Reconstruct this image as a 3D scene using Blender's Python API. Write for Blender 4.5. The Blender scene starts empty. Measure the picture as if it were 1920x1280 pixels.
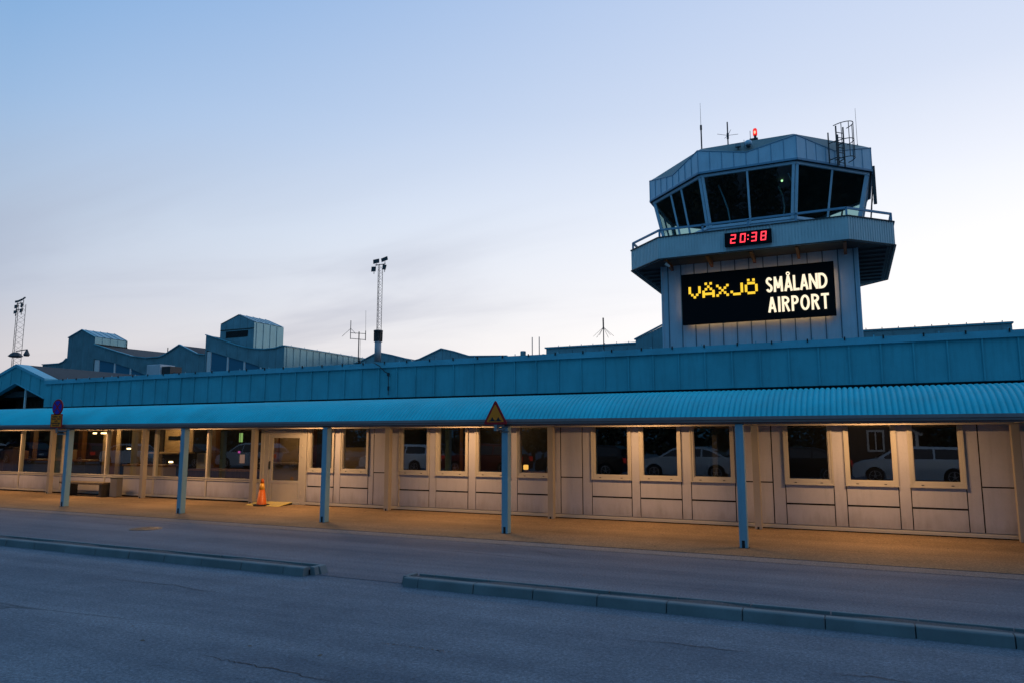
import bpy, bmesh, math, random
from mathutils import Vector, Matrix
random.seed(7)
S = bpy.context.scene
COL = S.collection
R = math.radians

# ------------------------------------------------------------------ helpers
class MB:
    def __init__(s): s.v = []; s.f = []; s.m = []
    def quad(s, pts, mi=0):
        b = len(s.v); s.v += [tuple(p) for p in pts]; s.f.append(tuple(range(b, b + len(pts)))); s.m.append(mi)
    def box(s, x0, x1, y0, y1, z0, z1, mi=0):
        b = len(s.v)
        s.v += [(x0,y0,z0),(x1,y0,z0),(x1,y1,z0),(x0,y1,z0),(x0,y0,z1),(x1,y0,z1),(x1,y1,z1),(x0,y1,z1)]
        for q in ((0,3,2,1),(4,5,6,7),(0,1,5,4),(1,2,6,5),(2,3,7,6),(3,0,4,7)):
            s.f.append(tuple(b+i for i in q)); s.m.append(mi)
    def prism(s, poly, a0, a1, axis='y', mi=0):
        """poly: 2-D outline. axis y: (x,z) extruded along y; axis x: (y,z); axis z: (x,y)"""
        n = len(poly); b = len(s.v)
        for a in (a0, a1):
            for p, q in poly:
                s.v.append((p,a,q) if axis == 'y' else (a,p,q) if axis == 'x' else (p,q,a))
        s.f.append(tuple(b+i for i in range(n))); s.m.append(mi)
        s.f.append(tuple(b+n+i for i in reversed(range(n)))); s.m.append(mi)
        for i in range(n):
            j = (i+1) % n
            s.f.append((b+i, b+n+i, b+n+j, b+j)); s.m.append(mi)
    def tube(s, p0, p1, r, n=6, r1=None, mi=0):
        p0, p1 = Vector(p0), Vector(p1); d = (p1-p0)
        if d.length < 1e-6: return
        d.normalize(); u = d.orthogonal().normalized(); w = d.cross(u); r1 = r if r1 is None else r1
        b = len(s.v)
        for p, rr in ((p0, r), (p1, r1)):
            for k in range(n):
                a = 2*math.pi*k/n
                s.v.append(tuple(p + u*math.cos(a)*rr + w*math.sin(a)*rr))
        for k in range(n):
            j = (k+1) % n
            s.f.append((b+k, b+j, b+n+j, b+n+k)); s.m.append(mi)
        s.f.append(tuple(b+k for k in reversed(range(n)))); s.m.append(mi)
        s.f.append(tuple(b+n+k for k in range(n))); s.m.append(mi)
    def path(s, pts, r, n=6, mi=0):
        for a, b in zip(pts, pts[1:]): s.tube(a, b, r, n, mi=mi)
    def beam(s, p0, p1, w, h, mi=0):
        """rectangular bar along p0-p1, w across, h up"""
        p0, p1 = Vector(p0), Vector(p1); d = (p1-p0).normalized()
        up = Vector((0,0,1)) if abs(d.z) < .95 else Vector((0,1,0))
        u = d.cross(up).normalized()*w/2; v = u.cross(d).normalized()*h/2
        b = len(s.v)
        for p in (p0, p1):
            for k in (-u-v, u-v, u+v, -u+v): s.v.append(tuple(p+k))
        for q in ((0,1,2,3),(7,6,5,4),(0,4,5,1),(1,5,6,2),(2,6,7,3),(3,7,4,0)):
            s.f.append(tuple(b+i for i in q)); s.m.append(mi)
    def lathe(s, c, prof, n=16, mi=0):
        b = len(s.v); cx, cy, cz = c
        for r, z in prof:
            for k in range(n):
                a = 2*math.pi*k/n; s.v.append((cx+r*math.cos(a), cy+r*math.sin(a), cz+z))
        for i in range(len(prof)-1):
            for k in range(n):
                j = (k+1) % n
                s.f.append((b+i*n+k, b+i*n+j, b+(i+1)*n+j, b+(i+1)*n+k)); s.m.append(mi)
        s.f.append(tuple(b+k for k in reversed(range(n)))); s.m.append(mi)
        e = b+(len(prof)-1)*n
        s.f.append(tuple(e+k for k in range(n))); s.m.append(mi)
    def build(s, name, mat, parent=None, bevel=0, smooth=False, fix=True):
        me = bpy.data.meshes.new(name); me.from_pydata(s.v, [], s.f); me.update()
        ms = mat if isinstance(mat, (list, tuple)) else [mat]
        for m in ms: me.materials.append(m)
        if len(ms) > 1:
            for p, i in zip(me.polygons, s.m): p.material_index = i
        if fix:
            bm = bmesh.new(); bm.from_mesh(me); bmesh.ops.recalc_face_normals(bm, faces=bm.faces); bm.to_mesh(me); bm.free()
        o = bpy.data.objects.new(name, me); COL.objects.link(o)
        if smooth:
            for p in me.polygons: p.use_smooth = True
        if bevel:
            md = o.modifiers.new('bevel', 'BEVEL'); md.width = bevel; md.segments = 2; md.limit_method = 'ANGLE'; md.angle_limit = R(40)
        if parent: attach(o, parent)
        return o

def attach(o, p):
    o.parent = p
    if not p.parent: o.matrix_parent_inverse = Matrix.Translation(-p.location)   # parts are modelled in world coordinates

def tag(o, label, cat, group=None, kind=None):
    if label: o['label'] = label
    if cat: o['category'] = cat
    if group: o['group'] = group
    if kind: o['kind'] = kind
    return o
def thing(name, label, cat, loc=(0,0,0), group=None):
    o = bpy.data.objects.new(name, None); COL.objects.link(o); o.location = loc; o.empty_display_size = .2
    return tag(o, label, cat, group)
def dup(o, parent=None, loc=None, rz=None):
    c = o.copy(); COL.objects.link(c)
    if parent: c.parent = parent
    if loc is not None: c.location = loc
    if rz is not None: c.rotation_euler[2] = rz
    for ch in list(o.children): dup(ch, c)
    return c
def structure(o): o['kind'] = 'structure'; return o

# ------------------------------------------------------------------ materials
def nodes(name):
    m = bpy.data.materials.new(name); m.use_nodes = True; nt = m.node_tree
    return m, nt, nt.nodes['Principled BSDF'], nt.nodes['Material Output']
def N(nt, t, **k):
    n = nt.nodes.new(t)
    for a, v in k.items(): setattr(n, a, v)
    return n
def setv(n, **k):
    for a, v in k.items(): n.inputs[a.replace('_', ' ')].default_value = v
def math_n(nt, op, a, b=None, c=None, clamp=False):
    n = N(nt, 'ShaderNodeMath', operation=op, use_clamp=clamp)
    for i, v in enumerate((a, b, c)):
        if v is None: continue
        if isinstance(v, (int, float)): n.inputs[i].default_value = v
        else: nt.links.new(v, n.inputs[i])
    return n.outputs[0]
def mixc(nt, fac, a, b, mode='MIX'):
    n = N(nt, 'ShaderNodeMix', data_type='RGBA', blend_type=mode)
    for i, v in ((0, fac), (6, a), (7, b)):
        if isinstance(v, (int, float)): n.inputs[i].default_value = v
        elif isinstance(v, tuple): n.inputs[i].default_value = v if len(v) == 4 else (*v, 1)
        else: nt.links.new(v, n.inputs[i])
    return n.outputs[2]
def coords(nt, scale=(1,1,1), kind='Object'):
    tc = N(nt, 'ShaderNodeTexCoord'); mp = N(nt, 'ShaderNodeMapping'); mp.inputs['Scale'].default_value = scale
    nt.links.new(tc.outputs[kind], mp.inputs[0]); return mp.outputs[0]
def noise(nt, vec, scale, detail=4, rough=.6, dist=0):
    n = N(nt, 'ShaderNodeTexNoise'); setv(n, Scale=scale, Detail=detail, Roughness=rough, Distortion=dist)
    if vec is not None: nt.links.new(vec, n.inputs['Vector'])
    return n.outputs['Fac']
def ramp(nt, fac, stops):
    n = N(nt, 'ShaderNodeValToRGB'); e = n.color_ramp.elements
    while len(e) < len(stops): e.new(.5)
    for el, (p, c) in zip(e, stops):
        el.position = p; el.color = (c, c, c, 1) if isinstance(c, (int, float)) else (*c, 1)
    nt.links.new(fac, n.inputs[0]); return n.outputs[0]
def bump(nt, h, strength, dist, bsdf):
    b = N(nt, 'ShaderNodeBump'); setv(b, Strength=strength, Distance=dist)
    nt.links.new(h, b.inputs['Height']); nt.links.new(b.outputs[0], bsdf.inputs['Normal'])

def painted(name, col, rough=.5, var=.18, streak=.15, bumps=.004, metal=0, spec=.5, dirt=(.12,.11,.1)):
    """weathered paint or sheet metal: cloudy tone, vertical run-off streaks, slight oil-canning"""
    m, nt, b, out = nodes(name)
    n1 = noise(nt, coords(nt), 1.3, 5)
    n2 = noise(nt, coords(nt, (9, 9, .7)), 1.6, 4)
    n3 = noise(nt, coords(nt), 38, 3)
    lo = tuple(c*(1-var) for c in col); hi = tuple(min(1, c*(1+var)) for c in col)
    c = mixc(nt, ramp(nt, n1, [(.3, 0.), (.7, 1.)]), lo, hi)
    f = math_n(nt, 'MULTIPLY', ramp(nt, n2, [(.5, 0.), (.78, 1.)]), streak)
    c = mixc(nt, f, c, tuple(dirt))
    f3 = math_n(nt, 'MULTIPLY', ramp(nt, n3, [(.52, 0.), (.75, 1.)]), .14)
    c = mixc(nt, f3, c, tuple(x*.45 for x in col))
    nt.links.new(c, b.inputs['Base Color'])
    r = math_n(nt, 'MULTIPLY_ADD', n1, .25, rough-.12); nt.links.new(r, b.inputs['Roughness'])
    b.inputs['Metallic'].default_value = metal; b.inputs['Specular IOR Level'].default_value = spec
    if bumps: bump(nt, noise(nt, coords(nt), 2.2, 2), .6, bumps*3, b)
    return m
def splash(m, z0, z1, dirt, amount):
    nt = m.node_tree; b = nt.nodes['Principled BSDF']; src = b.inputs['Base Color'].links[0].from_socket
    sp = N(nt, 'ShaderNodeSeparateXYZ'); nt.links.new(coords(nt), sp.inputs[0])
    wv = math_n(nt, 'ADD', sp.outputs[2], math_n(nt, 'MULTIPLY', math_n(nt, 'SUBTRACT', noise(nt, coords(nt, (3,3,.8)), 2.2, 5, .65), .5), .55))
    f = N(nt, 'ShaderNodeMapRange', interpolation_type='SMOOTHSTEP'); f.inputs[1].default_value = z1; f.inputs[2].default_value = z0
    nt.links.new(wv, f.inputs[0])
    nt.links.new(mixc(nt, math_n(nt, 'MULTIPLY', f.outputs[0], amount), src, dirt), b.inputs['Base Color'])
def plain(name, col, rough=.5, metal=0, spec=.5, var=.1):
    m, nt, b, out = nodes(name)
    n1 = noise(nt, coords(nt), 14, 4)
    c = mixc(nt, n1, tuple(x*(1-var) for x in col), tuple(min(1, x*(1+var)) for x in col))
    nt.links.new(c, b.inputs['Base Color']); b.inputs['Roughness'].default_value = rough
    b.inputs['Metallic'].default_value = metal; b.inputs['Specular IOR Level'].default_value = spec
    return m
def emit(name, col, strength, base=(.05,.05,.05)):
    m, nt, b, out = nodes(name)
    b.inputs['Base Color'].default_value = (*base, 1); b.inputs['Emission Color'].default_value = (*col, 1)
    b.inputs['Emission Strength'].default_value = strength; return m
def glass(name, tint=(.85,.9,.9), ior=1.75, rough=0.0):
    m, nt, b, out = nodes(name); nt.nodes.remove(b)
    t = N(nt, 'ShaderNodeBsdfTransparent'); t.inputs[0].default_value = (*tint, 1)
    g = N(nt, 'ShaderNodeBsdfGlossy'); g.inputs['Roughness'].default_value = rough
    fr = N(nt, 'ShaderNodeFresnel'); ge = N(nt, 'ShaderNodeNewGeometry')   # same reflectance from both sides of the pane
    nt.links.new(math_n(nt, 'MULTIPLY_ADD', ge.outputs['Backfacing'], 1/ior-ior, ior), fr.inputs[0])
    mx = N(nt, 'ShaderNodeMixShader')
    nt.links.new(fr.outputs[0], mx.inputs[0]); nt.links.new(t.outputs[0], mx.inputs[1]); nt.links.new(g.outputs[0], mx.inputs[2])
    nt.links.new(mx.outputs[0], out.inputs[0]); return m
def asphalt(name, dark, light, streaks=.5, cracks=True, grain=140):
    m, nt, b, out = nodes(name)
    v = coords(nt)
    big = noise(nt, v, .35, 6, .65); mid = noise(nt, v, 2.4, 5); fine = noise(nt, v, grain, 2, .7)
    st = noise(nt, coords(nt, (.06, 1.2, 1)), 1.5, 5)
    f = math_n(nt, 'ADD', math_n(nt, 'MULTIPLY', big, .45), math_n(nt, 'MULTIPLY', st, streaks))
    f = math_n(nt, 'ADD', f, math_n(nt, 'MULTIPLY', mid, .25))
    f = ramp(nt, math_n(nt, 'MULTIPLY', f, 1/(.7+streaks)), [(.38, 0.), (.62, 1.)])
    c = mixc(nt, f, dark, light)
    gr = noise(nt, v, 34, 3, .75)
    fine = math_n(nt, 'ADD', math_n(nt, 'MULTIPLY', fine, .45), math_n(nt, 'MULTIPLY', gr, .55))
    sp = ramp(nt, fine, [(.36, .42), (.5, 1.), (.64, 1.9)])
    c = mixc(nt, .8, c, mixc(nt, 1., c, sp, 'MULTIPLY'))
    if cracks:
        vo = N(nt, 'ShaderNodeTexVoronoi', feature='DISTANCE_TO_EDGE'); vo.inputs['Scale'].default_value = .16
        wob = N(nt, 'ShaderNodeTexNoise'); setv(wob, Scale=1.1, Detail=5); nt.links.new(v, wob.inputs['Vector'])
        vv = N(nt, 'ShaderNodeVectorMath', operation='MULTIPLY_ADD'); vv.inputs[1].default_value = (.22,.22,0)
        nt.links.new(wob.outputs['Color'], vv.inputs[0]); nt.links.new(coords(nt, (.25, 1.9, 1)), vv.inputs[2])
        nt.links.new(vv.outputs[0], vo.inputs['Vector'])
        ln = ramp(nt, vo.outputs['Distance'], [(0., 1.), (.002, .6), (.004, 0.)])
        msk = ramp(nt, noise(nt, v, .3, 3), [(.52, 0.), (.6, 1.)])
        k = math_n(nt, 'MULTIPLY', math_n(nt, 'MULTIPLY', ln, msk), .75)
        c = mixc(nt, k, c, tuple(x*.25 for x in dark))
        sc_ = noise(nt, coords(nt, (.5, 7, 1)), 1.3, 6, .7)
        sc_ = math_n(nt, 'MULTIPLY', ramp(nt, sc_, [(.66, 0.), (.74, 1.)]), ramp(nt, gr, [(.42, 0.), (.6, .55)]))
        c = mixc(nt, sc_, c, tuple(x*1.9 for x in light))
    nt.links.new(c, b.inputs['Base Color']); b.inputs['Roughness'].default_value = .82
    b.inputs['Specular IOR Level'].default_value = .35
    bump(nt, math_n(nt, 'ADD', fine, math_n(nt, 'MULTIPLY', mid, .6)), .7, .012, b)
    return m
def wood(name, a, bcol, rough=.5):
    m, nt, b, out = nodes(name)
    n1 = noise(nt, coords(nt, (6, 6, .6)), 3, 5, .6, 1.2)
    nt.links.new(mixc(nt, ramp(nt, n1, [(.35, 0.), (.65, 1.)]), a, bcol), b.inputs['Base Color'])
    b.inputs['Roughness'].default_value = rough; return m

M = {}
M['clad'] = painted('teal_grey_cladding', (.085,.41,.48), .45, .12, .22, .004, spec=.3, dirt=(.03,.10,.13))
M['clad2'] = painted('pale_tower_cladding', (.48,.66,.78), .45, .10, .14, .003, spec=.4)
M['clad_hall'] = painted('hall_cladding', (.19,.38,.44), .38, .16, .3, .003, metal=.35)
M['cap'] = painted('parapet_cap_metal', (.11,.42,.52), .4, .16, .1, .002)
M['turq'] = painted('turquoise_sheet', (.006,.53,.63), .5, .14, .14, 0, spec=.22, dirt=(.02,.2,.25))
M['beam'] = painted('brown_grey_beam', (.23,.19,.19), .55, .12, .15, .001)
M['beige'] = painted('beige_paint', (.36,.315,.275), .5, .08, .1, .001)
M['panel'] = painted('beige_wall_panel', (.44,.43,.50), .48, .06, .14, .003)
splash(M['panel'], .10, .42, (.19,.165,.15), .42)
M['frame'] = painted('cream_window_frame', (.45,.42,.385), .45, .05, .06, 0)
M['post'] = painted('blue_grey_post', (.20,.38,.47), .5, .1, .2, .001)
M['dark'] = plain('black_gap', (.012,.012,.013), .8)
M['seam'] = plain('dark_seam', (.05,.13,.20), .5)
M['roof'] = painted('dark_roofing_felt', (.045,.045,.047), .85, .25, .2, .002)
M['green_roof'] = painted('weathered_roof_metal', (.22,.28,.28), .55, .12, .15, .002)
M['black'] = plain('black_sign_face', (.004,.005,.007), .6, 0, .12)
M['steel'] = painted('galvanised_steel', (.22,.25,.27), .45, .15, .1, 0, metal=.6)
M['steel_dark'] = plain('dark_steel', (.03,.035,.04), .5)
M['rail'] = painted('blue_grey_rail', (.17,.33,.46), .45, .1, .1, 0)
M['concrete'] = painted('kerb_concrete', (.145,.175,.18), .85, .25, .2, .004)
M['asphalt'] = asphalt('car_park_asphalt', (.070,.094,.122), (.155,.182,.212), .6)
M['road'] = asphalt('road_asphalt', (.08,.092,.115), (.16,.165,.185), .9, True)
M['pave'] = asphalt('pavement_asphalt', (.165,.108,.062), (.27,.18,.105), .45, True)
M['edge'] = asphalt('warm_spill_edge_asphalt', (.15,.135,.13), (.23,.205,.19), .6, False)  # pale asphalt strip with the warm lamp spill put into its colour
M['fill'] = asphalt('island_fill', (.05,.052,.055), (.085,.085,.09), .2, False)
M['glass'] = glass('window_glass', (.80,.84,.84), 2.15)
M['cabglass'] = glass('cab_glass', (.50,.66,.66), 1.7)
M['wood'] = wood('interior_timber', (.15,.065,.02), (.27,.125,.04))
M['wood_dark'] = wood('dark_timber', (.055,.022,.012), (.10,.045,.025))
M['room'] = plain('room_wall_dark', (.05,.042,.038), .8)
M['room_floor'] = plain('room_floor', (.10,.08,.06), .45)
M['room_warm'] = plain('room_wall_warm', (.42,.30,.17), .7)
M['orange'] = plain('orange_plastic', (.66,.135,.015), .45)
M['yellow'] = painted('yellow_ramp', (.75,.60,.17), .5, .1, .15, 0)
M['bench'] = wood('bench_dark', (.03,.026,.025), (.055,.048,.044))
M['bench_top'] = wood('bench_timber_top', (.10,.075,.055), (.15,.115,.085))
M['sign_red'] = plain('sign_red', (.38,.010,.012), .5, 0, .3)
M['sign_yellow'] = plain('sign_yellow', (.85,.215,.010), .5, 0, .3)
M['sign_blue'] = plain('sign_blue', (.03,.03,.42), .5, 0, .3)
M['ink'] = plain('sign_ink', (.008,.008,.008), .5)
M['white'] = plain('white_paint', (.75,.75,.73), .5)
M['brown'] = wood('tarred_bracket', (.16,.075,.03), (.26,.12,.05))
M['red_house'] = painted('dark_boards', (.06,.045,.045), .8, .15, .2, 0)
M['e_yellow'] = emit('lit_yellow_letters', (1,.62,.03), 1.05)
M['e_white'] = emit('lit_cream_letters', (1,.85,.60), 1.08)
M['e_red'] = emit('red_led', (1,.035,.055), 2.0)
M['e_beacon'] = emit('red_beacon_lens', (1,.03,.02), .8, (.4,.01,.01))
M['e_hot'] = emit('beacon_core', (1,.2,.12), 3)
M['e_halo'] = emit('sign_backlight', (1,.48,.20), 2.7)
M['e_warm'] = emit('warm_lamp', (1,.66,.28), 7)
M['e_amber'] = emit('amber_lamp_shade', (1,.50,.09), 1.25)
M['e_tube'] = emit('walkway_tube', (1,.60,.24), 3)
M['e_poster'] = emit('lit_poster', (.45,.80,.22), .55)
M['e_peach'] = emit('peach_panel', (1,.50,.30), .22)
M['e_pink'] = emit('pink_screen', (.8,.1,.5), .6)
M['e_green'] = emit('green_lamp_dot', (.6,1,.45), 2.0)
M['tyre'] = plain('tyre_rubber', (.02,.02,.02), .8)
M['rim'] = plain('alloy_rim', (.55,.56,.58), .3, .8)
M['carglass'] = plain('car_glass', (.01,.012,.014), .06, 0, .8)
M['e_tail'] = emit('tail_lamp', (1,.05,.03), .35, (.3,.01,.01))
M['headlight'] = plain('headlight_lens', (.7,.72,.75), .1)

# ------------------------------------------------------------------ the sky (procedural, dusk after sunset behind the building)
SUN_AZ = R(22)          # from +Y towards +X
w = bpy.data.worlds.new('World'); S.world = w; w.use_nodes = True
nt = w.node_tree; bg = nt.nodes['Background']
tc = N(nt, 'ShaderNodeTexCoord'); sep = N(nt, 'ShaderNodeSeparateXYZ'); nt.links.new(tc.outputs['Generated'], sep.inputs[0])
X, Y, Z = sep.outputs
zc = math_n(nt, 'MAXIMUM', Z, 0.0)
a = math_n(nt, 'ADD', math_n(nt, 'MULTIPLY', X, math.sin(SUN_AZ)), math_n(nt, 'MULTIPLY', Y, math.cos(SUN_AZ)))
hl = math_n(nt, 'SQRT', math_n(nt, 'MAXIMUM', math_n(nt, 'SUBTRACT', 1.0, math_n(nt, 'MULTIPLY', Z, Z)), 1e-4))
a = math_n(nt, 'DIVIDE', a, hl)
west = ramp(nt, zc, [(0, (1.08,1.0,.95)), (.14, (1.04,1.0,.98)), (.30, (.84,.87,.95)), (.42, (.64,.71,.865)), (.56, (.51,.61,.82)), (1, (.26,.42,.70))])
side = ramp(nt, zc, [(0, (.72,.64,.63)), (.10, (.64,.61,.635)), (.17, (.52,.56,.66)), (.26, (.47,.57,.72)), (.38, (.325,.48,.72)), (.55, (.165,.36,.67)), (1, (.10,.28,.56))])
east = ramp(nt, zc, [(0, (.03,.13,.25)), (.2, (.025,.19,.38)), (.5, (.04,.24,.48)), (1, (.10,.28,.56))])
def smooth(v, lo, hi):
    n = N(nt, 'ShaderNodeMapRange', interpolation_type='SMOOTHSTEP'); n.inputs[1].default_value = lo; n.inputs[2].default_value = hi
    nt.links.new(v, n.inputs[0]); return n.outputs[0]
def linear(v, lo, hi):
    n = N(nt, 'ShaderNodeMapRange'); n.inputs[1].default_value = lo; n.inputs[2].default_value = hi
    nt.links.new(v, n.inputs[0]); return n.outputs[0]
c = mixc(nt, smooth(a, -.75, .30), east, side)
c = mixc(nt, linear(a, .12, 1.0), c, west)
# thin streaky cloud, flattened by perspective
cmb = N(nt, 'ShaderNodeCombineXYZ')
zz = math_n(nt, 'ADD', zc, .09)
nt.links.new(math_n(nt, 'DIVIDE', X, zz), cmb.inputs[0]); nt.links.new(math_n(nt, 'DIVIDE', Y, zz), cmb.inputs[1])
mp = N(nt, 'ShaderNodeMapping'); mp.inputs['Rotation'].default_value = (0,0,R(-28)); mp.inputs['Scale'].default_value = (.30,.85,1); mp.inputs['Location'].default_value = (2.3,.6,0)
nt.links.new(cmb.outputs[0], mp.inputs[0])
cl = noise(nt, mp.outputs[0], 1.25, 6, .52, .6)
band = math_n(nt, 'MULTIPLY', smooth(zc, .04, .13), math_n(nt, 'SUBTRACT', 1.0, smooth(zc, .2, .42)))
band = math_n(nt, 'MULTIPLY', band, math_n(nt, 'SUBTRACT', 1.0, smooth(a, .45, .97)))
cf = math_n(nt, 'MULTIPLY', math_n(nt, 'MULTIPLY', smooth(cl, .40, .72), band), .42)
c = mixc(nt, cf, c, (.335,.355,.465))
wisp = math_n(nt, 'MULTIPLY', smooth(noise(nt, mp.outputs[0], .7, 5, .5, .4), .45, .75), .10)
c = mixc(nt, wisp, c, (.72,.74,.84))
# physical twilight sky adds its own colour shift near the sun
sky = N(nt, 'ShaderNodeTexSky', sky_type='NISHITA'); sky.sun_disc = False; sky.sun_elevation = R(1.0); sky.sun_rotation = SUN_AZ
add = N(nt, 'ShaderNodeMix', data_type='RGBA', blend_type='ADD'); add.inputs[0].default_value = .012
nt.links.new(c, add.inputs[6]); nt.links.new(sky.outputs[0], add.inputs[7])
nt.links.new(add.outputs[2], bg.inputs[0]); bg.inputs[1].default_value = 1.0

sl = bpy.data.lights.new('sun', 'SUN'); sl.energy = .12; sl.angle = R(15); sl.color = (1,.86,.75)
so = bpy.data.objects.new('sun', sl); COL.objects.link(so)
so.rotation_euler = Vector((-math.sin(SUN_AZ), -math.cos(SUN_AZ), -math.tan(R(3)))).to_track_quat('-Z', 'Y').to_euler()

# ------------------------------------------------------------------ camera
cd = bpy.data.cameras.new('camera'); cam = bpy.data.objects.new('camera', cd); COL.objects.link(cam); S.camera = cam
cam.location = (0, 0, 1.80)
TH, PS = math.atan(180/1354.7), R(24.92)
cam.rotation_euler = (R(90)+TH, 0, PS)
cd.sensor_width = 36; cd.lens = 36*1354.7/1920; cd.clip_start = .05; cd.clip_end = 3000

# ------------------------------------------------------------------ ground
YW, YP = 15.26, 12.65
def sheet(name, x0, x1, y0, y1, z0, z1, mat):
    m = MB(); m.quad([(x0,y0,z0),(x1,y0,z0),(x1,y1,z1),(x0,y1,z1)]); return structure(m.build(name, mat, fix=False))
sheet('ground', -600, 600, -600, 700, -.012, -.012, M['asphalt'])
sheet('car_park', -70, 40, -14, 8.2, -.004, -.004, M['asphalt'])
sheet('road', -70, 40, 7.9, 11.84, .000, .000, M['road'])
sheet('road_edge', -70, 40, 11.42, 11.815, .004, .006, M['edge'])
m = MB()
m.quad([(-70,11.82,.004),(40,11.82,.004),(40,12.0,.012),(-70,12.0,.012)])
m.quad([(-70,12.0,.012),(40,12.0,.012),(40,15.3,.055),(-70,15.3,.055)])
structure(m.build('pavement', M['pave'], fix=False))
m = MB(); m.box(-70, 40, 11.80, 11.83, -.03, .011)
structure(m.build('pavement_edge', M['fill']))

# ------------------------------------------------------------------ terminal building
tb = thing('terminal_building', 'long single storey airport terminal with blue grey fascia and beige panel walls', 'terminal', (-8, YW, 0))
XL, XR = -42.0, 10.0
# fascia (standing seam) with gable over the entrance
GX = [(-27.28,3.74),(-25.67,4.27),(-24.06,3.74)]
ZF0, ZF1 = 2.80, 3.58
m = MB()
fo = .10
m.box(-24.06, XR, YW-fo, YW+.1, ZF0, ZF1)
m.box(XL, -27.28, YW-fo, YW+.1, ZF0, ZF1)
band = .57
m.prism([(-27.28,3.66),(-25.67,4.19),(-24.06,3.66),(-24.06,3.10),(-25.67,3.66),(-27.28,3.10)], YW-fo, YW+.1)
m.box(-24.085, -24.06, YW-fo+.004, YW+.1, ZF0, 3.12); m.box(-27.28, -27.255, YW-fo+.004, YW+.1, ZF0, 3.12)
x = -23.72
while x < XR:                                  # standing seams
    m.box(x-.014, x+.014, YW-fo-.034, YW-fo+.01, ZF0+.004, ZF1-.006); x += .5405
for k in range(6):
    xs = -27.0 + k*.53
    zt = 4.19 - abs(xs+25.67)*.329
    m.box(xs-.011, xs+.011, YW-fo-.024, YW-fo+.01, zt-.54, zt-.02)
x = -27.8
while x > XL:
    m.box(x-.014, x+.014, YW-fo-.034, YW-fo+.01, ZF0+.004, ZF1-.006); x -= .5405
m.build('fascia', M['clad'], tb)
m = MB()
m.box(-24.06, XR, YW-fo-.05, YW+.30, ZF1+.002, ZF1+.10); m.box(XL, -27.28, YW-fo-.05, YW+.30, ZF1+.002, ZF1+.10)
m.box(-24.04, XR, YW-fo-.062, YW-fo-.044, ZF1-.03, ZF1+.03)
for s in (1, -1):
    p0 = (-25.67, 4.19); p1 = (-25.67 + s*1.61, 3.66)
    m.prism([(p0[0],p0[1]+.002),(p1[0],p1[1]+.002),(p1[0],p1[1]+.09),(p0[0],p0[1]+.10)], YW-fo-.05, YW+.30)
    m.prism([(p0[0],p0[1]-.56),(p1[0],p1[1]-.592),(p1[0],p1[1]-.562),(p0[0],p0[1]-.525)], YW-fo-.03, YW+.02)
x = -23.4
while x < XR:                                  # overlap joints and roof hooks on the cap
    m.box(x-.02, x+.02, YW-fo-.056, YW+.30, ZF1-.004, ZF1+.106); m.tube((x+.31,YW-.02,ZF1+.1), (x+.31,YW-.02,ZF1+.155), .010, 5)
    x += .62*1.73
m.build('parapet_cap', M['cap'], tb)
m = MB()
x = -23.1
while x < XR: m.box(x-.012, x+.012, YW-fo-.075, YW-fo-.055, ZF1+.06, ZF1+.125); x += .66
m.box(-24.0, XR, YW-.02, YW+.02, ZF0-.10, ZF0-.004)  # black strip standing in for the shadow gap below the fascia
m.build('clip_and_shadow_strip', M['dark'], tb)
m = MB()
m.box(XL, XR, YW+.30, 45, 3.2, 3.40)
m.build('flat_roof', M['roof'], tb)
m = MB()
m.prism([(-27.35,3.735),(-25.67,4.285),(-23.99,3.735),(-23.99,3.70),(-25.67,4.25),(-27.35,3.70)], YW+.31, 24.0)
m.prism([(-27.2,3.42),(-25.67,4.2),(-24.1,3.42)], 23.7, 23.95)
m.build('gable_roof', M['roof'], tb)
m = MB(); m.prism([(-27.26,3.10),(-25.67,3.66),(-24.08,3.10),(-24.08,2.6),(-27.26,2.6)], YW+.9, YW+1.0)
for k in range(14): m.box(-27.2+k*.23, -27.19+k*.23, YW+.885, YW+.9, 2.6, 3.12)
m.prism([(-27.26,3.10),(-25.67,3.66),(-24.08,3.10),(-24.08,3.12),(-25.67,3.69),(-27.26,3.12)], YW+.11, YW+.9)
m.build('gable_boarding', M['wood_dark'], tb)
m = MB(); m.box(-25.34, -25.29, YW+.02, YW+.07, 2.7, 3.56); m.build('gable_post', M['white'], tb)

# wall: backing plus panels, pilasters, plinth; openings left for the windows
ZB = .05
WIN = [(-13.02,-12.17),(-11.96,-11.09),(-10.16,-9.30),(-9.10,-8.23),(-8.02,-7.15),(-6.95,-6.09),(-5.16,-4.28),(-4.09,-3.22),(-3.02,-2.15),(-1.20,-.34),(-.12,.75),(.95,1.82)]
WIN += [(3.10,3.97),(4.18,5.05),(5.25,6.12)]
BLK = [(-10.93,-10.46),(-5.89,-5.38),(-1.95,-1.43),(2.05,2.56),(6.36,9.9)]
m = MB()
ZW = 2.78
edges = []
for a0, b0 in WIN:
    m.box(a0, b0, YW+.02, YW+.14, .09, .90)                     # behind the apron panels
    m.box(a0+.008, b0-.008, YW-.012, YW+.02, .15, .522)         # lower apron panel
    m.box(a0+.008, b0-.008, YW-.012, YW+.02, .556, .902)        # upper apron panel
    m.box(a0, b0, YW+.02, YW+.14, 2.12, ZW)
    edges.append((a0, b0))
for a0, b0 in BLK:
    m.box(a0, b0, YW+.02, YW+.14, .09, ZW)
    m.box(a0+.012, b0-.012, YW-.008, YW+.02, .15, .925)
    m.box(a0+.012, b0-.012, YW-.008, YW+.02, .95, ZW)
    edges.append((a0, b0))
edges.sort()
prev = -13.07
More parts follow.
